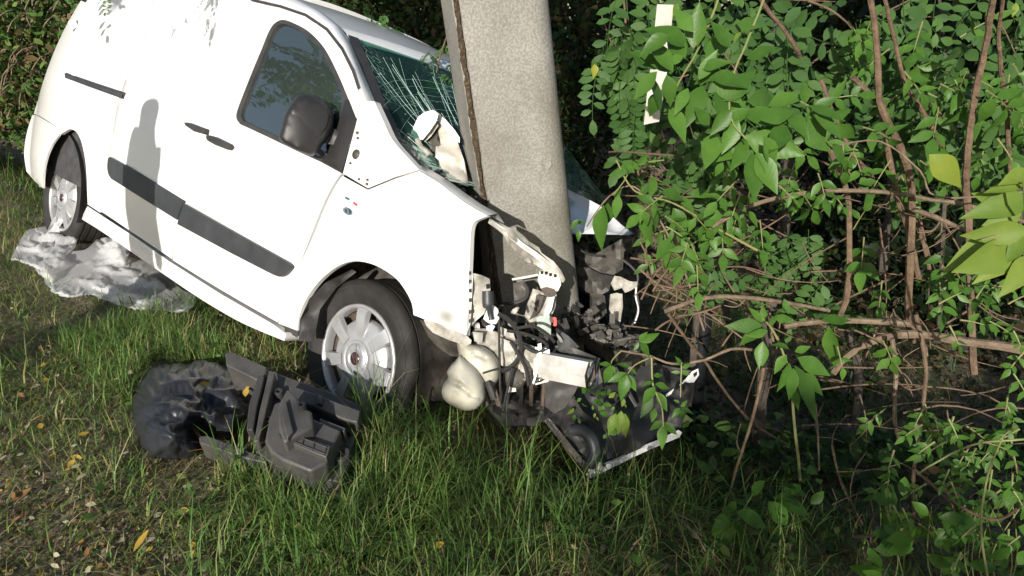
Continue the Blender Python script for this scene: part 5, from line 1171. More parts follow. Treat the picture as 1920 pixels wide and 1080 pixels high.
# ---- near spray of elder hanging in front, big leaves
sp_ = empty('elder_shrub', G(1400, 980), 'near elder spray with the largest bright green leaflets, before the white board', 'shrub')
branch('stem', dz([(1480, -120), (1440, -20), (1400, 80), (1372, 150), (1370, 220), (1400, 262)], 1.75, 1.66), 5, 'green_stem', sp_, .6)
branch('stem', dz([(1380, -100), (1350, -10), (1310, 90), (1275, 150), (1262, 180)], 1.8, 1.7), 5, 'green_stem', sp_, .6)
for (bu, bv, tu, tv) in [(1285, 110, 1250, 62), (1290, 88, 1222, 38), (1300, 92, 1312, 4), (1322, 110, 1378, 58), (1316, 130, 1365, 108), (1270, 130, 1200, 60 + 40), (1235, 130, 1175, 98), (1232, 134, 1190, 188), (1218, 138, 1245, 210), (1250, 140, 1262, 200), (1290, 165, 1265, 215), (1282, 105, 1245, 120), (1330, 145, 1408, 150),
                         (1337, 152, 1396, 195), (1338, 172, 1382, 248), (1390, 215, 1486, 232), (1396, 255, 1508, 292), (1400, 262, 1376, 318), (1410, 285, 1412, 380), (1418, 285, 1456, 366), (1430, 240, 1500, 270), (1515, 198, 1588, 222), (1520, 208, 1545, 285), (1510, 195, 1505, 150), (1330, 235, 1300, 200), (1400, 190, 1468, 182), (1350, 60, 1330, 120), (1370, 90, 1330, 40), (1560, 270, 1590, 310), (1255, 65, 1200, 95), (1345, 130, 1300, 160), (1405, 205, 1350, 235), (1262, 135, 1215, 62), (1310, 150, 1345, 92), (1318, 160, 1290, 235), (1350, 190, 1420, 128), (1372, 205, 1330, 255), (1385, 225, 1352, 290), (1425, 225, 1498, 205), (1432, 255, 1462, 320), (1395, 275, 1345, 300), (1440, 200, 1512, 168), (1478, 215, 1520, 250), (1475, 235, 1440, 290), (1500, 245, 1560, 285), (1525, 215, 1588, 255), (1340, 250, 1320, 320), (1240, 170, 1212, 222), (1300, 60, 1262, 12), (1390, 60, 1440, 20), (1400, 110, 1460, 90), (1255, 200, 1290, 262)]:
    d = 1.68 + random.uniform(-.06, .08); B = P(bu, bv, d); T = P(tu, tv, d + random.uniform(-.05, .05))
    leaf_at('leaf', random.choice(ELDER), B, T, sp_, nrm_j(.22, TOCAM * .8 + TO_SUN * .4 + Vector((0, 0, .3))))
for (u, v, a, l) in [(1262, 180, 60, 40), (1380, 260, 120, 50), (1345, 200, 20, 60), (1300, 90, -60, 50)]:
    elder_leaf(sp_, u, v, 1.72, a, l, 2, dd=.03)
# ---- robinia foliage
def robinia(root, n, poly, d0, d1, ang0, ang1, l0, l1, j=.5):
    xs = [q[0] for q in poly]; ys_ = [q[1] for q in poly]; k = 0
    while k < n:
        u = random.uniform(min(xs), max(xs)); v = random.uniform(min(ys_), max(ys_))
        if not inpoly(u, v, poly): continue
        d = random.uniform(d0, d1); a = R_(random.uniform(ang0, ang1)); L = random.uniform(l0, l1); B = P(u, v, d)
        dirw = Vector((math.cos(a), random.uniform(-.4, .3), -math.sin(a))).normalized(); leaf_at('leaf', random.choice(ROB), B, B + dirw * L, root, j=j); k += 1
r1_ = empty('robinia_sapling', G(1180, 700), 'robinia sapling with hanging feathery leaves left of the white board', 'tree')
branch('stem', dz([(1215, 520), (1195, 300), (1180, 150), (1170, 0), (1160, -80)], 2.75, 2.5), 6, 'bark', r1_, .6)
branch('twig', dz([(1180, 150), (1150, 90), (1125, 20)], 2.6, 2.5), 4, 'bark', r1_, .5)
robinia(r1_, 22, [(1120, -40), (1230, -40), (1225, 120), (1185, 180), (1130, 100)], 2.35, 2.6, 60, 115, .22, .3)
robinia(r1_, 10, [(1150, 120), (1215, 120), (1225, 230), (1190, 240)], 2.3, 2.5, 55, 110, .2, .26)
r2_ = empty('robinia_sapling', G(1500, 720), 'leafy robinia sapling filling the background behind the brown stems', 'tree')
branch('stem', dz([(1480, 620), (1470, 400), (1440, 200), (1460, 0), (1470, -90)], 3.0, 2.8), 9, 'dark_bark', r2_, .6)
branch('twig', dz([(1440, 200), (1520, 120), (1620, 60), (1720, 30)], 2.9, 2.7), 5, 'bark', r2_, .5)
robinia(r2_, 62, [(1240, -40), (1600, -40), (1640, 120), (1560, 200), (1420, 240), (1260, 300), (1230, 200)], 2.5, 2.95, 10, 150, .25, .36)
robinia(r2_, 16, [(1260, 240), (1330, 250), (1350, 300), (1270, 320)], 2.3, 2.6, 50, 120, .2, .28)
r3_ = empty('robinia_sapling', G(1780, 760), 'robinia sapling behind the two right hand stems, top right', 'tree')
branch('stem', dz([(1760, 620), (1770, 400), (1780, 200), (1760, 0), (1750, -90)], 3.0, 2.8), 9, 'dark_bark', r3_, .6)
robinia(r3_, 58, [(1600, -40), (1960, -40), (1960, 330), (1800, 330), (1700, 260), (1640, 180)], 2.5, 3.0, 10, 160, .25, .36)
r4_ = empty('robinia_sapling', G(1450, 800), 'low robinia seedling in the shade under the dead branches', 'tree')
branch('stem', dz([(1450, 640), (1440, 560), (1430, 480), (1400, 420)], 2.9, 2.8), 5, 'bark', r4_, .5)
robinia(r4_, 20, [(1320, 420), (1560, 430), (1560, 560), (1440, 580), (1340, 520)], 2.6, 3.0, 20, 150, .18, .26)
# ---- climbing shoot left of the bush, in front of the dark gap
cl = empty('young_shoot', G(1260, 900), 'thin young elder shoot with small bright leaves between pole and bush', 'plant')
branch('stem', dz([(1420, 470), (1330, 420), (1260, 380), (1190, 358), (1155, 300)], 2.3, 2.2), 5, 'green_stem', cl, .6)
branch('stem', dz([(1320, 620), (1280, 500), (1230, 400), (1190, 350), (1150, 362), (1120, 395), (1100, 425)], 2.3, 2.3), 4, 'pale_bark', cl, .6)
branch('stem', dz([(1330, 300), (1240, 290), (1170, 285), (1142, 285)], 2.4, 2.25), 5, 'bark', cl, .6)
branch('stem', dz([(1245, 300), (1190, 310), (1170, 340), (1150, 365)], 2.25, 2.2), 3, 'green_stem', cl, .7)
for (bu, bv, tu, tv) in [(1185, 300, 1158, 335), (1195, 310, 1220, 288), (1200, 318, 1180, 300), (1225, 330, 1222, 370), (1165, 350, 1150, 378), (1205, 385, 1200, 420), (1222, 388, 1236, 434), (1212, 390, 1208, 462), (1240, 360, 1290, 370), (1275, 370, 1300, 400), (1280, 440, 1290, 475), (1260, 445, 1230, 490), (1246, 455, 1250, 500), (1300, 370, 1340, 350), (1160, 365, 1153, 412), (1132, 385, 1118, 470), (1140, 380, 1128, 440), (1262, 390, 1290, 440), (1320, 365, 1370, 360),
                         (1085, 412, 1068, 430), (1080, 420, 1100, 412), (1085, 430, 1085, 452), (1175, 318, 1140, 330), (1215, 345, 1200, 372), (1190, 325, 1165, 300), (1355, 390, 1330, 440), (1340, 420, 1300, 440)]:
    d = 2.2 + random.uniform(-.05, .06); leaf_at('leaf', random.choice(ELDER), P(bu, bv, d), P(tu, tv, d + random.uniform(-.03, .03)), cl, nrm_j(.4))
# ---- sprig over the bumper
sg_ = empty('elder_sprig', G(1330, 900), 'elder sprig with fresh green leaflets hanging over the torn bumper', 'plant')
branch('stem', dz([(1420, 657), (1370, 655), (1320, 675), (1260, 682), (1220, 668), (1165, 658)], 2.45, 2.4), 6, 'pale_bark', sg_, .6)
branch('stem', dz([(1222, 670), (1224, 720), (1240, 760), (1244, 800)], 2.38, 2.36), 4, 'green_stem', sg_, .6)
branch('stem', dz([(1278, 680), (1277, 710), (1276, 745)], 2.4, 2.4), 3, 'green_stem', sg_, .6)
branch('stem', dz([(1165, 658), (1148, 675), (1145, 690)], 2.4, 2.38), 3, 'green_stem', sg_, .6)
branch('stem', dz([(1215, 672), (1190, 685), (1176, 702)], 2.39, 2.37), 3, 'green_stem', sg_, .6)
for (bu, bv, tu, tv) in [(1145, 683, 1122, 682), (1145, 684, 1134, 722), (1147, 685, 1153, 702), (1176, 700, 1140, 716), (1175, 702, 1165, 750), (1176, 702, 1194, 735), (1180, 690, 1158, 678), (1183, 690, 1193, 704), (1226, 716, 1202, 722), (1228, 720, 1258, 728), (1228, 725, 1205, 760), (1232, 735, 1250, 772), (1225, 705, 1245, 702), (1224, 745, 1200, 785), (1228, 765, 1222, 792), (1242, 790, 1216, 806), (1244, 792, 1270, 816), (1243, 796, 1240, 845),
                         (1277, 685, 1268, 668), (1278, 690, 1298, 682), (1276, 698, 1258, 698), (1278, 698, 1296, 702), (1275, 765, 1260, 784), (1276, 765, 1302, 774), (1276, 762, 1290, 752), (1275, 768, 1285, 788), (1274, 755, 1262, 750), (1200, 640, 1238, 627), (1200, 640, 1220, 670), (1198, 642, 1188, 660), (1198, 640, 1215, 622)]:
    d = 2.36 + random.uniform(-.03, .03); leaf_at('leaf', random.choice(ELDER), P(bu, bv, d), P(tu, tv, d + random.uniform(-.02, .02)), sg_, nrm_j(.25, TOCAM * .7 + TO_SUN * .5 + Vector((0, 0, .5))))
# ---- leafy clusters under the bush
lc = empty('elder_sucker', G(1470, 960), 'dark green elder sucker below the arching dead branches', 'plant')
branch('stem', dz([(1500, 900), (1490, 800), (1480, 700), (1450, 620), (1420, 590)], 2.5, 2.35), 6, 'green_stem', lc, .6)
for (bu, bv, tu, tv) in [(1430, 610, 1360, 612), (1430, 605, 1405, 575), (1435, 605, 1428, 572), (1440, 608, 1462, 590), (1432, 615, 1385, 640), (1440, 620, 1400, 632), (1430, 640, 1425, 695), (1480, 680, 1465, 738), (1490, 685, 1540, 790), (1488, 690, 1482, 752), (1495, 670, 1555, 705), (1475, 665, 1450, 700), (1490, 660, 1520, 650), (1480, 655, 1450, 640), (1500, 700, 1552, 740), (1540, 600, 1598, 598), (1555, 612, 1570, 690), (1470, 560, 1480, 590), (1450, 595, 1490, 600), (1485, 720, 1500, 770)]:
    d = 2.3 + random.uniform(-.05, .08); leaf_at('leaf', random.choice(ELDER), P(bu, bv, d), P(tu, tv, d), lc, nrm_j(.35))
# ---- mottled yellowing leaves, far right
yl = empty('yellowing_shrub', G(1880, 1040), 'shrub with large mottled yellow green leaves at the right edge', 'shrub')
branch('stem', dz([(1990, 760), (1950, 600), (1930, 450), (1920, 340)], 1.6, 1.45), 8, 'green_stem', yl, .7)
branch('stem', dz([(1930, 440), (1880, 440), (1840, 450)], 1.46, 1.45), 4, 'green_stem', yl, .7)
for (bu, bv, tu, tv, m_) in [(1925, 345, 1850, 352, 0), (1930, 372, 1825, 398, 0), (1915, 400, 1838, 430, 1), (1930, 430, 1815, 446, 0), (1895, 450, 1775, 488, 0), (1905, 458, 1805, 512, 1), (1910, 462, 1848, 522, 0), (1932, 440, 1885, 490, 1), (1940, 325, 1880, 338, 1), (1935, 480, 1895, 545, 0), (1890, 380, 1830, 365, 1)]:
    d = 1.5 + random.uniform(-.07, .07); leaf_at('leaf', MOTT[m_], P(bu, bv, d), P(tu, tv, d + random.uniform(-.06, .03)), yl, nrm_j(.35, TOCAM * .8 + TO_SUN * .5 + Vector((0, 0, .3))))
leaf_at('leaf', YEL[0], P(1742, 290, 1.9), P(1812, 350, 1.88), yl, nrm_j(.2, TOCAM + TO_SUN * .5)); branch('stem', dz([(1920, 360), (1760, 370), (1725, 320), (1650, 265), (1560, 275)], 1.95, 1.95), 4, 'pale_bark', yl, .7)
for (u, v) in [(1115, 120), (1270, 5), (1905, 5), (1370, 90), (1410, 30), (1390, 60)]:
    a = random.uniform(40, 140); leaf_at('leaf', YEL[0] if u < 1200 else MOTT[1], P(u, v, 2.2), P(u + 22 * math.cos(R_(a)), v + 26 * math.sin(R_(a)), 2.2), r1_ if u < 1300 else r2_)
# ---- plants in the lower right corner
lr = empty('broadleaf_seedling', G(1830, 1050), 'lit leafy elder regrowth in the lower right corner', 'plant')
branch('stem', dz([(1990, 820), (1900, 825), (1820, 835), (1750, 870), (1720, 890)], 1.75, 1.85), 5, 'green_stem', lr, .6)
branch('stem', dz([(1860, 1120), (1840, 1000), (1850, 900), (1880, 820)], 1.75, 1.7), 5, 'green_stem', lr, .6)
for (u, v, a, l) in [(1880, 830, 120, 50), (1830, 840, 110, 50), (1900, 850, 80, 50), (1860, 880, 100, 60), (1900, 920, 60, 40), (1780, 880, 120, 40), (1850, 830, 20, 50), (1900, 700, 60, 60), (1890, 740, 100, 50), (1920, 660, 120, 50), (1800, 600, 10, 60), (1760, 570, -30, 60), (1850, 600, 30, 60), (1830, 560, -60, 40), (1890, 570, -20, 50), (1780, 610, 60, 50), (1900, 620, 70, 40), (1860, 540, 0, 50)]:
    elder_leaf(lr, u, v, 1.85 + random.uniform(-.1, .15), a + random.uniform(-10, 10), l * .8, 2)
for k in range(44):
    elder_leaf(lr, random.uniform(1650, 1925), random.uniform(740, 1040), random.uniform(1.75, 2.1), random.uniform(30, 150), random.uniform(30, 48), 2)
rl_ = empty('nettle_patch', G(1700, 1060), 'low patch of rounded green leaves at the foot of the bush', 'plant')
for k in range(10):
    u = random.uniform(1660, 1900); branch('stem', dz([(u, 1110), (u + random.uniform(-20, 20), 1040), (u + random.uniform(-40, 40), 950)], 2.0, 1.95), 3, 'green_stem', rl_, .5)
for k in range(64):
    u = random.uniform(1640, 1930); v = random.uniform(930, 1085); a = random.uniform(0, 2 * math.pi); d = 1.95 + random.uniform(-.15, .15); l = random.uniform(30, 58)
    leaf_at('leaf', random.choice(ROUND), P(u, v, d), P(u + l * math.cos(a), v + l * .7 * math.sin(a), d), rl_, j=.5)
ds = empty('shade_plant', G(1450, 1010), 'broad leaved plant in deep shade on the ditch floor', 'plant')
for (bu, bv, tu, tv) in [(1362, 960, 1350, 1030), (1365, 970, 1420, 1020), (1370, 965, 1340, 985), (1380, 960, 1440, 985), (1440, 940, 1480, 985), (1450, 935, 1500, 930), (1460, 940, 1520, 960), (1520, 945, 1545, 925), (1380, 940, 1365, 960), (1560, 870, 1600, 900), (1500, 910, 1470, 925), (1410, 930, 1430, 900)]:
    d = GD(bu, bv, .12); leaf_at('leaf', random.choice(ROUND), P(bu, bv, d), P(tu, tv, d - .02), ds, nrm_j(.3, Vector((0, -.4, 1))))
# ---- dead branches and canes
D = 'branches lying through the bush'
for pts, d0, d1, r, m_, lab in [
    ([(1335, 425), (1410, 385), (1490, 365), (1580, 357), (1675, 362), (1750, 375), (1815, 385), (1925, 417)], 2.2, 2.35, 9, 'pale_bark', 'pale dead branch arching level across the middle of the bush'),
    ([(1712, 392), (1765, 412), (1812, 432), (1930, 470)], 2.3, 2.35, 10, 'pale_bark', 'short thick dead branch sloping down behind the right hand stems'),
    ([(1248, 584), (1315, 560), (1400, 558), (1490, 570), (1555, 583)], 2.2, 2.4, 9, 'pale_bark', 'snapped pale branch with a broken end pointing at the van'),
    ([(1254, 590), (1290, 640), (1320, 675), (1350, 720), (1380, 760), (1420, 800), (1475, 832)], 2.25, 2.9, 6, 'bark', 'thin brown cane slanting down from the snapped branch into shade'),
    ([(1930, 656), (1810, 640), (1720, 627), (1660, 632), (1600, 660), (1562, 698)], 2.25, 2.5, 17, 'pale_bark', 'thickest pale dead branch, curving down in the lower bush'),
    ([(1705, 608), (1630, 602), (1540, 602), (1470, 612)], 2.35, 2.4, 12, 'pale_bark', 'straight pale dead branch above the thickest one'),
    ([(1432, 690), (1415, 770), (1390, 850), (1370, 920), (1362, 1018)], 2.3, 2.4, 6, 'bark', 'slim upright brown cane rising from the ditch floor'),
    ([(1672, 635), (1680, 690), (1677, 780), (1686, 825)], 2.3, 2.35, 9, 'pale_bark', 'knobbly upright stick under the thickest branch'),
    ([(1718, 590), (1735, 675), (1735, 725), (1722, 825), (1712, 900), (1716, 1018)], 2.1, 2.1, 8, 'bark', 'long upright reddish cane on the lower right'),
    ([(1713, 878), (1765, 925), (1795, 965), (1822, 1020)], 2.05, 2.0, 6, 'bark', 'short cane slanting to the lower right corner'),
    ([(1560, 835), (1575, 900), (1605, 960), (1632, 1008)], 2.4, 2.3, 5, 'bark', 'thin cane leaning in the shade right of the ditch floor'),
    ([(1530, 758), (1534, 820), (1536, 882)], 2.6, 2.6, 4, 'pale_bark', 'short pale stick standing upright in the shade'),
    ([(1768, 912), (1800, 950), (1870, 975), (1925, 938)], 1.95, 1.85, 7, 'bark', 'orange brown cane bent like a bow at the lower right edge'),
    ([(1600, 1008), (1660, 1000), (1715, 985), (1740, 975)], 2.1, 2.1, 6, 'bark', 'level twig just above the leaves at the bottom right'),
    ([(1200, 505), (1250, 545), (1330, 590), (1400, 640)], 2.3, 2.4, 4, 'pale_bark', 'forked twig jutting out towards the far headlamp')]:
    b_ = branch('dead_branch', dz(pts, d0, d1), r, m_, None, .75, lab=lab, catg='branch', grp=D)
    for k in range(3):                                  # side twigs
        i = random.randrange(0, len(pts) - 1); u, v = pts[i]; d = d0 + (d1 - d0) * i / (len(pts) - 1); a = random.uniform(0, 6.28); l = random.uniform(25, 70)
        branch('side_twig', [(u, v, d), (u + l * .5 * math.cos(a), v + l * .5 * math.sin(a) + 4, d + .03), (u + l * math.cos(a + .3), v + l * math.sin(a + .3), d + .05)], max(2.2, r * .35), m_, b_, .5, sides=5)
tw = []
def rand_twigs(n, poly, d0, d1, l0, l1, r0, r1):
    xs = [q[0] for q in poly]; ys_ = [q[1] for q in poly]; k = 0
    while k < n:
        u = random.uniform(min(xs), max(xs)); v = random.uniform(min(ys_), max(ys_))
        if not inpoly(u, v, poly): continue
        a = random.gauss(.1, .7) if random.random() < .6 else random.uniform(0, math.pi); l = random.uniform(l0, l1); d = random.uniform(d0, d1); q = random.uniform(-.5, .5); k += 1
        pts = [P(u + l * s * math.cos(a + q * s), v + l * s * math.sin(a + q * s), d + .1 * s * q) for s in (-.5, -.15, .2, .5)]; r = random.uniform(r0, r1) * .5 / F_PX * d
        tw.append(tube('x', pts, [r, r * .9, r * .7, r * .45], 'bark', bm_only=True, sides=5, n=2))
rand_twigs(80, [(1210, 340), (1920, 360), (1920, 780), (1560, 800), (1250, 640)], 2.3, 3.0, 60, 240, 2, 5)
rand_twigs(30, [(1500, 780), (1920, 780), (1920, 1060), (1600, 1060)], 2.1, 2.5, 40, 160, 2, 4)
rand_twigs(26, [(1210, 470), (1300, 480), (1330, 600), (1250, 620)], 2.25, 2.4, 50, 120, 2, 5)
rand_twigs(24, [(1240, 0), (1920, 0), (1920, 360), (1240, 360)], 2.5, 3., 80, 220, 2, 5)
o = mesh_obj('twig_tangle', *join(tw), 'bark'); tag(o, 'tangle of fine dry twigs inside the bush', 'twigs', kind='stuff')

# ---- posts and trunks standing in the bush
bd_ = slab('white_board', [(1232, 8, 2.25), (1263, 9, 2.25), (1257, 70, 2.26), (1249, 150, 2.28), (1236, 228, 2.31), (1207, 234, 2.31), (1215, 160, 2.29), (1222, 110, 2.27)], 2.3, .03, 'post_white', None, res=25)
tag(bd_, 'weathered white board leaning in the leaves right of the pole', 'board')
g0 = G(1320, 700); bp_ = tube('dark_post', [Vector((P(1325, 600, 3.2).x, P(1325, 600, 3.2).y, g0.z - .6)), P(1325, 560, 3.2), P(1338, 400, 3.15), P(1352, 250, 3.1)], [.036, .034, .032, .03], 'post_black', None, sides=12); tag(bp_, 'black upright pipe standing in the shadow of the bush', 'post')
for pts, r, lab in (([(1290, 760), (1302, 650), (1312, 540)], 16, 'short dark tree trunk beside the snapped branch'), ([(1420, 840), (1430, 720), (1438, 620), (1470, 420), (1480, 200)], 26, 'grey tree trunk half hidden in the middle of the bush'), ([(1600, 800), (1610, 700), (1590, 620)], 18, 'gnarled trunk base below the thickest dead branch'), ([(1655, 520), (1660, 450), (1668, 380), (1680, 200)], 16, 'reddish trunk behind the fork of the brown stems')):
    t_ = branch('tree_trunk', dz(pts, 3.1, 3.0), r, 'dark_bark', None, .85, lab=lab, catg='trunk')

# ---- leaf masses
def leaf_cloud(name, C, size, cols, m='foliage_mass', lab=None, catg=None, flat=.0, parent=None):
    n = len(C); q = rng.normal(size=(n, 3)); x = q / np.linalg.norm(q, axis=1)[:, None]; y = rng.normal(size=(n, 3)); y[:, 2] *= (1 - flat); x[:, 2] *= (1 - flat)
    x /= np.linalg.norm(x, axis=1)[:, None]; y -= x * (x * y).sum(1)[:, None]; y /= np.linalg.norm(y, axis=1)[:, None]; z = np.cross(x, y); s = size[:, None]
    v = np.stack([C - x * s * .5, C - x * s * .1 - y * s * .26 + z * s * .06, C + x * s * .28 - y * s * .18 + z * s * .04, C + x * s * .5 - z * s * .05, C + x * s * .28 + y * s * .18 + z * s * .04, C - x * s * .1 + y * s * .26 + z * s * .06], 1)
    t0 = np.array([(0, 1, 5), (1, 2, 5), (2, 4, 5), (2, 3, 4)]); t_ = (np.arange(n)[:, None, None] * 6 + t0[None]).reshape(-1, 3)
    o = cloud(name, v.reshape(-1, 3), t_, np.repeat(cols, 6, 0), m, parent)
    if lab: tag(o, lab, catg, kind='stuff')
    return o
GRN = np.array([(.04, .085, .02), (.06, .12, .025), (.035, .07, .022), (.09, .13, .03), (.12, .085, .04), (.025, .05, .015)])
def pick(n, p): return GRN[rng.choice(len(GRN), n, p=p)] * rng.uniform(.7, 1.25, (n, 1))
def clumped(n, lo, hi, k, sd):
    c = rng.uniform(lo, hi, (k, 3)); return c[rng.integers(0, k, n)] + rng.normal(size=(n, 3)) * sd
# hedge behind the van, along the bank
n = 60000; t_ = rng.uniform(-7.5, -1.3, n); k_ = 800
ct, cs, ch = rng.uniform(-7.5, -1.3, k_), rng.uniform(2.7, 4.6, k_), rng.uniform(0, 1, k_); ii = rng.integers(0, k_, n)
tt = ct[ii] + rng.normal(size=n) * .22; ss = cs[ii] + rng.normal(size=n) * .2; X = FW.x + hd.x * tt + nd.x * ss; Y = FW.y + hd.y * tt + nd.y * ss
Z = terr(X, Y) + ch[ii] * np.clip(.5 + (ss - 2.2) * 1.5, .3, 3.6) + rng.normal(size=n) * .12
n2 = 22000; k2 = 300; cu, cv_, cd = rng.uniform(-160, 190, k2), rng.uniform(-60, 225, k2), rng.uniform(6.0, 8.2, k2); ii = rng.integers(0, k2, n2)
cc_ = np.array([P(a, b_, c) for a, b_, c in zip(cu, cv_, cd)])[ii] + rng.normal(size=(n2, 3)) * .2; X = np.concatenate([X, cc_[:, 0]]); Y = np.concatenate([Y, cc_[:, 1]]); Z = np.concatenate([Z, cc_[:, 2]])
# keep the hedge off the van and the pole
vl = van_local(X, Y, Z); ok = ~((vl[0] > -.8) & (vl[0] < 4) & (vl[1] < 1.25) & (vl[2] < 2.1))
C = np.stack([X, Y, Z], 1)[ok]; hc = pick(len(C), [.24, .24, .10, .16, .22, .04]) * np.where(np.arange(len(C)) > len(C) - n2 * .9, 1.5, 1.)[:, None] * np.where(C[:, 0] > -2.4, .45, 1.)[:, None]; leaf_cloud('hedge', C, rng.uniform(.03, .10, len(C)), hc, lab='dense wild hedge on the bank behind the van', catg='hedge')  # hedge tones painted: sunlit clump at left brightened, leaves behind roof dimmed for shade
n = 46000; C = np.concatenate([clumped(20000, (2.3, 4.4, -.8), (8, 7.5, 2.8), 320, .22), clumped(26000, (-1.5, 9.0, -.9), (7., 10.6, 3.4), 420, .25)]); leaf_cloud('undergrowth', C, rng.uniform(.07, .14, n), .32 * pick(n, [.25, .1, .3, .03, .07, .25]), lab='dark leafy undergrowth deep behind the bush', catg='undergrowth')  # leaf colours dimmed to paint in the deep shade behind the bush
n = 40000; X = rng.uniform(-45, 45, n); Y = 16 + rng.uniform(0, 9, n) + .0 * X; Z = terr(X, Y) + rng.uniform(0, 1, n) ** 1.2 * (6 + 1.5 * np.sin(X * .4)); leaf_cloud('far_wood', np.stack([X, Y, Z], 1), rng.uniform(.3, .6, n), pick(n, [.3, .1, .3, .02, .05, .23]), lab='distant dark wood closing the view behind the hedge', catg='wood')
tw = []
for k in range(170):
    u, v, d = random.uniform(-60, 170), random.uniform(-20, 235), random.uniform(5.7, 6.6); a = random.gauss(-1.3, .5); l = random.uniform(25, 80); tw.append(tube('x', [P(u, v, d), P(u + l * .5 * math.cos(a), v + l * .5 * math.sin(a), d), P(u + l * math.cos(a + .3), v + l * math.sin(a + .3), d + .1)], [.006, .005, .003], 'bark', bm_only=True, sides=4, n=2))
o = mesh_obj('dry_stalks', *join(tw), 'pale_bark'); tag(o, 'dry brown weed stalks in front of the hedge behind the van', 'stalks', kind='stuff')
# ground cover: small weeds among the grass, more in the ditch
n = 9000; X = np.concatenate([rng.uniform(-4, 1, n // 2), rng.uniform(.2, 3.4, n // 2)]); Y = np.concatenate([rng.uniform(.9, 4, n // 2), rng.uniform(1.2, 5, n // 2)]); q = vnoise(X, Y, 4, 21) > .1; X, Y = X[q], Y[q]; Z = terr(X, Y) + rng.gamma(2, .025, len(X))
vl = van_local(X, Y, Z); q = ~((vl[0] > -.6) & (vl[0] < 3.4) & (np.abs(vl[1]) < .97)) & ~inpoly_np(X, Y, BAGP) & ~inpoly_np(X, Y, CASEP) & ~inpoly_np(X, Y, SHEETP) & ~inpoly_np(X, Y, TRAYP)
X, Y, Z = X[q], Y[q], Z[q]; leaf_cloud('weeds', np.stack([X, Y, Z], 1), rng.uniform(.02, .05, len(X)), pick(len(X), [.3, .36, .1, .2, .0, .04]), flat=.7, lab='low broad leaved weeds scattered through the grass', catg='weeds')
n = 5200; X = rng.uniform(.7, 3.6, n); Y = rng.uniform(1.3, 4.2, n); q = vnoise(X, Y, 3, 31) > -.1; X, Y = X[q], Y[q]; Z = terr(X, Y) + rng.gamma(2.5, .04, len(X)); q = ~inpoly_np(X, Y, TRAYP); X, Y, Z = X[q], Y[q], Z[q]
leaf_cloud('ground_ivy', np.stack([X, Y, Z], 1), rng.uniform(.04, .09, len(X)), pick(len(X), [.4, .2, .25, .05, .02, .08]), flat=.6, lab='green creeping ivy covering the ditch floor under the bush', catg='ivy')
# leaf litter on the bare verge at the lower left
LC = np.array([(.30, .27, .17), (.20, .13, .07), (.13, .07, .035), (.36, .33, .24), (.42, .28, .04), (.14, .16, .06)])
n = 34000; X = rng.uniform(-3.6, .6, n); Y = rng.uniform(.7, 4., n); lit = inpoly_np(X, Y, LITP); q = lit | (rng.random(n) < .12); X, Y = X[q], Y[q]; q = ~inpoly_np(X, Y, BAGP) & ~inpoly_np(X, Y, SHEETP) & ~inpoly_np(X, Y, CASEP); X, Y = X[q], Y[q]; n = len(X); Z = terr(X, Y) + rng.uniform(.004, .03, n)
leaf_cloud('leaf_litter', np.stack([X, Y, Z], 1), rng.uniform(.008, .030, n), LC[rng.choice(6, n, p=[.27, .25, .2, .14, .06, .08])] * rng.uniform(.6, 1.2, (n, 1)), flat=.75, lab='dry brown leaf litter on the bare verge', catg='leaf litter')
n = 20000; X = rng.uniform(.1, 4.6, n); Y = rng.uniform(1.6, 9, n); Z = terr(X, Y) + rng.uniform(.004, .03, n); leaf_cloud('ditch_litter', np.stack([X, Y, Z], 1), rng.uniform(.02, .06, n), LC[rng.choice(6, n, p=[.1, .3, .4, .05, .02, .13])] * rng.uniform(.4, .9, (n, 1)), flat=.75, lab='brown dead leaves on the shaded ditch floor', catg='leaf litter')
# leaves lying in the torn bumper
for k in range(46):
    u = random.uniform(1070, 1180); v = 735 + (u - 1070) * .35 + random.gauss(0, 28)
    if v < 722 or v > 850: continue
    a = random.uniform(0, 6.28); l = random.uniform(9, 20); d = 2.58 + random.uniform(-.03, .05) + (1180 - u) * -.0002
    f_ = leaf_at('leaf', random.choice(ROUND) if k % 9 else MOTT[1], P(u, v, d), P(u + l * math.cos(a), v + l * math.sin(a), d), None, nrm_j(.5)); f_.name = 'torn_leaf'
    tag(f_, 'small green leaf torn off into the upturned bumper', 'leaf', 'leaves in the bumper')
for (bu, bv, tu, tv) in [(1165, 770, 1160, 815), (1172, 775, 1170, 820), (1155, 775, 1140, 815)]:
    f_ = leaf_at('torn_leaf', MOTT[0], P(bu, bv, 2.52), P(tu, tv, 2.5), None, nrm_j(.2)); tag(f_, 'yellowing larger leaf lying in the upturned bumper', 'leaf', 'yellowing leaves in the bumper')
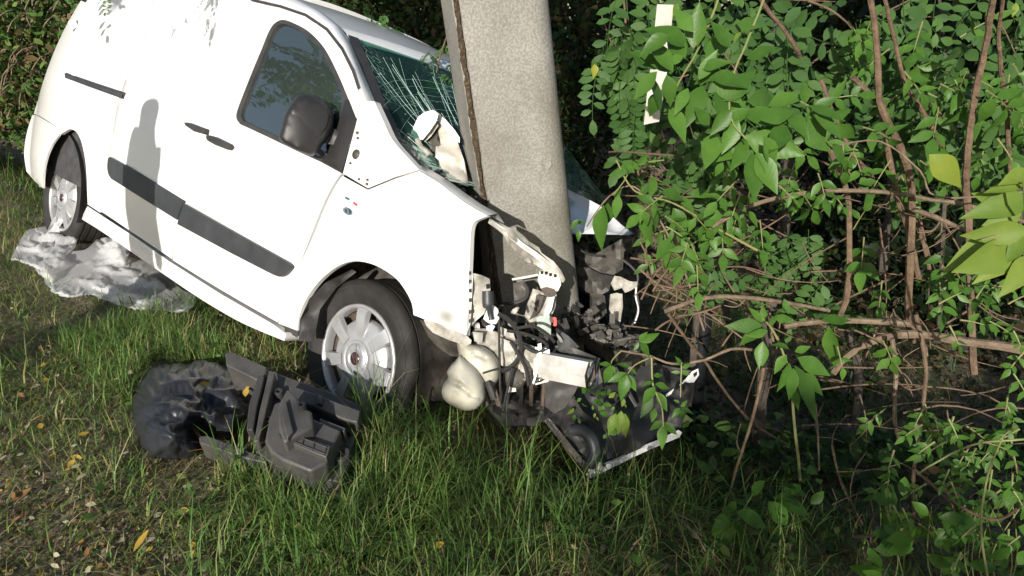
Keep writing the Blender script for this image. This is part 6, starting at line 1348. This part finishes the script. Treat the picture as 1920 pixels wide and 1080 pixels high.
# fallen leaves one can pick out
FL = {'yellow': leaf_data('fallen_leaf', [leaf_shape(5, .55, .5, .25, -.2, 1.2)], 'fallen_yellow'), 'brown': leaf_data('fallen_leaf', [leaf_shape(5, .5, .45, .4, -.35, 1.)], 'fallen_brown'), 'pale': leaf_data('fallen_leaf', [leaf_shape(5, .6, .5, .15, .1, 1.2)], 'fallen_pale')}
def fallen(kind, u, v, l, h, lab, grp, ang=None):
    a = ang if ang is not None else random.uniform(0, 6.28); B = G(u, v, h); T = B + Vector((math.cos(a), math.sin(a), random.uniform(-.1, .25))) * l
    f_ = leaf_at('fallen_leaf', FL[kind], B, T, None, nrm_j(.3, Vector((0, -.3, 1)))); tag(f_, lab, 'leaf', grp)
for kind, cnt in (('yellow', 26), ('brown', 24), ('pale', 34)):
    for k in range(cnt):
        if random.random() < .7: u, v = random.uniform(0, 430), random.uniform(620, 1075)
        else: u, v = random.uniform(250, 1000), random.uniform(880, 1075)
        if 240 < u < 690 and 650 < v < 905: u = u * .3
        fallen(kind, u, v, random.uniform(.02, .038), random.uniform(.015, .05), {'yellow': 'bright yellow fallen leaf in the grass', 'brown': 'curled brown fallen leaf in the grass', 'pale': 'pale greyish fallen leaf in the grass'}[kind], kind + ' fallen leaves in the grass')
fallen('yellow', 250, 1035, .065, .06, 'largest yellow fallen leaf, in the grass at the bottom left', None, 1.2)
fallen('brown', 20, 940, .06, .03, 'long dry leaf blade lying at the left edge', None, .8)
for i, (u, v) in enumerate(((393, 718), (465, 733), (460, 744))): fallen('yellow', u, v, .04, .15, ['round orange leaf lying on the black bag', 'small orange leaf by the casing rim on the bag', 'pale yellow leaf by the casing rim on the bag'][i], None)
dg = []
for k in range(30):
    p = G(378 + random.gauss(0, 10), 815 + random.gauss(0, 10), .08); q = p + Vector((random.gauss(0, .035), random.gauss(0, .035), random.gauss(.01, .02))); dg.append(tube('x', [p, q], [.0022, .0012], 'bark', bm_only=True, sides=4, n=1))
o = mesh_obj('dry_grass_tuft', *join(dg), 'fallen_brown', None, smooth=False); tag(o, 'tuft of dry orange grass caught on the black bag', 'dry grass', kind='stuff')

# ---- twigs hanging into the picture along the top and out-of-frame trees they belong to
tl = empty('roadside_robinia', Vector((-6.2, 2.2, ts(-6.2, 2.2))), 'roadside robinia left of the picture whose twigs hang in along the top edge', 'tree')
zb = ts(-6.2, 2.2)
tube('trunk', [Vector((-6.2, 2.2, zb - .2)), Vector((-6.1, 2.3, zb + 2)), Vector((-5.8, 2.4, zb + 3.6)), Vector((-4.8, 2.6, zb + 4.4))], [.14, .11, .09, .06], 'dark_bark', tl)
tube('limb', [Vector((-5.8, 2.4, zb + 3.6)), Vector((-4.2, 2.7, 3.3)), Vector((-2.6, 2.6, 2.95)), Vector((-1.2, 2.2, 2.9)), Vector((-.6, 2.0, 2.85))], [.06, .05, .035, .02, .008], 'bark', tl)
tube('limb', [Vector((-4.2, 2.7, 3.3)), Vector((-3.6, 3.0, 2.75)), Vector((-3.2, 3.3, 2.35))], [.03, .02, .008], 'bark', tl)
def rob_leaf_w(root, B, dirv, L): leaf_at('leaf', random.choice(ROB), B, B + dirv.normalized() * L, root, nrm_j(.5, Vector((0, -.3, 1))))
for (u, v, n_, d) in [(205, 0, 3, 3.3), (338, -4, 1, 3.4)]:
    for k in range(n_): rob_leaf_w(tl, P(u + random.uniform(-30, 30), v + random.uniform(-30, -4), d), Vector((random.gauss(0, .6), random.gauss(0, .3), -.8)), random.uniform(.05, .09))
# leaves whose shadow falls on the cargo side
for k in range(8):
    u = 396 + random.gauss(0, 11); v = -6 + random.uniform(-20, 56); B = MV @ S(u, v, .0) + TO_SUN * 1.1; rob_leaf_w(tl, B, Vector((.15 + random.gauss(0, .2), .1, -1)), random.uniform(.11, .17))
# leaves mirrored in the door window
wn = (MV.to_3x3() @ Vector((0, -1, .24))).normalized()
for k in range(70):
    u = random.gauss(575, 42); v = random.gauss(165, 42)
    if k < 18: u, v = random.gauss(545, 18), random.gauss(125, 14)
    if not (440 < u < 690 and 40 < v < 270): continue
    w0 = MV @ S(u, v); dv = (w0 - CAM).normalized(); rf = dv - wn * 2 * dv.dot(wn); B = w0 + rf * random.uniform(2.3, 2.9); rob_leaf_w(tl, B, Vector((random.gauss(0, 1), random.gauss(0, 1), random.gauss(-.3, .6))), random.uniform(.22, .34))
# twig by the window and the one hanging before the windscreen
wg = empty('hanging_twig', P(870, -60, 3.3), 'yellow green robinia twig hanging between windscreen and pole', 'twig')
branch('stem', dz([(900, -60), (860, 20), (830, 90), (815, 150)], 3.5, 3.35), 5, 'bark', wg, .5)
for k in range(16):
    u, v = random.choice([(812, 120), (830, 110), (800, 100), (825, 145), (835, 85)]); B = P(u + random.gauss(0, 10), v + random.gauss(0, 12), 3.35 + random.uniform(-.1, .1)); rob_leaf_w(wg, B, Vector((random.gauss(0, .8), random.gauss(0, .4), -.7)), random.uniform(.08, .13))
for (u, v, n_) in [(745, 60, 5), (720, 30, 4), (690, 15, 4)]:
    for k in range(n_): rob_leaf_w(wg, P(u + random.gauss(0, 8), v + random.gauss(0, 8), 3.9), Vector((random.gauss(0, .8), 0, -.8)), random.uniform(.1, .16))
# ---- unseen tree and hedge added behind the viewer to shade the ditch and background
C = clumped(12000, (-2.3, -6.4, .2), (4.5, -4.6, 3.05), 300, .16); C[:, 2] = np.minimum(C[:, 2], 3.12 + .25 * np.sin(C[:, 0] * 3)); leaf_cloud('hedge', C, rng.uniform(.08, .16, len(C)), pick(len(C), [.3, .2, .2, .1, .1, .1]), lab='added hedge behind the viewer that shades the ditch, outside the picture', catg='hedge')
bt = empty('shade_tree', Vector((3.4, -3.2, ts(3.4, -3.2))), 'added tree behind the viewer that shades the background, outside the picture', 'tree')
tube('trunk', [Vector((3.4, -3.2, -.3)), Vector((3.2, -3.1, 2.5)), Vector((1.6, -3.1, 4.9)), Vector((-.2, -3.2, 7.4))], [.22, .18, .12, .05], 'dark_bark', bt)
C = clumped(22000, (-4.2, -4.2, 4.3), (4.2, -2.4, 9.5), 420, .24); C = C[C[:, 2] > 4.35 + .12 * np.abs(C[:, 0])]; leaf_cloud('crown', C, rng.uniform(.12, .22, len(C)), pick(len(C), [.3, .2, .2, .1, .1, .1]), parent=bt)
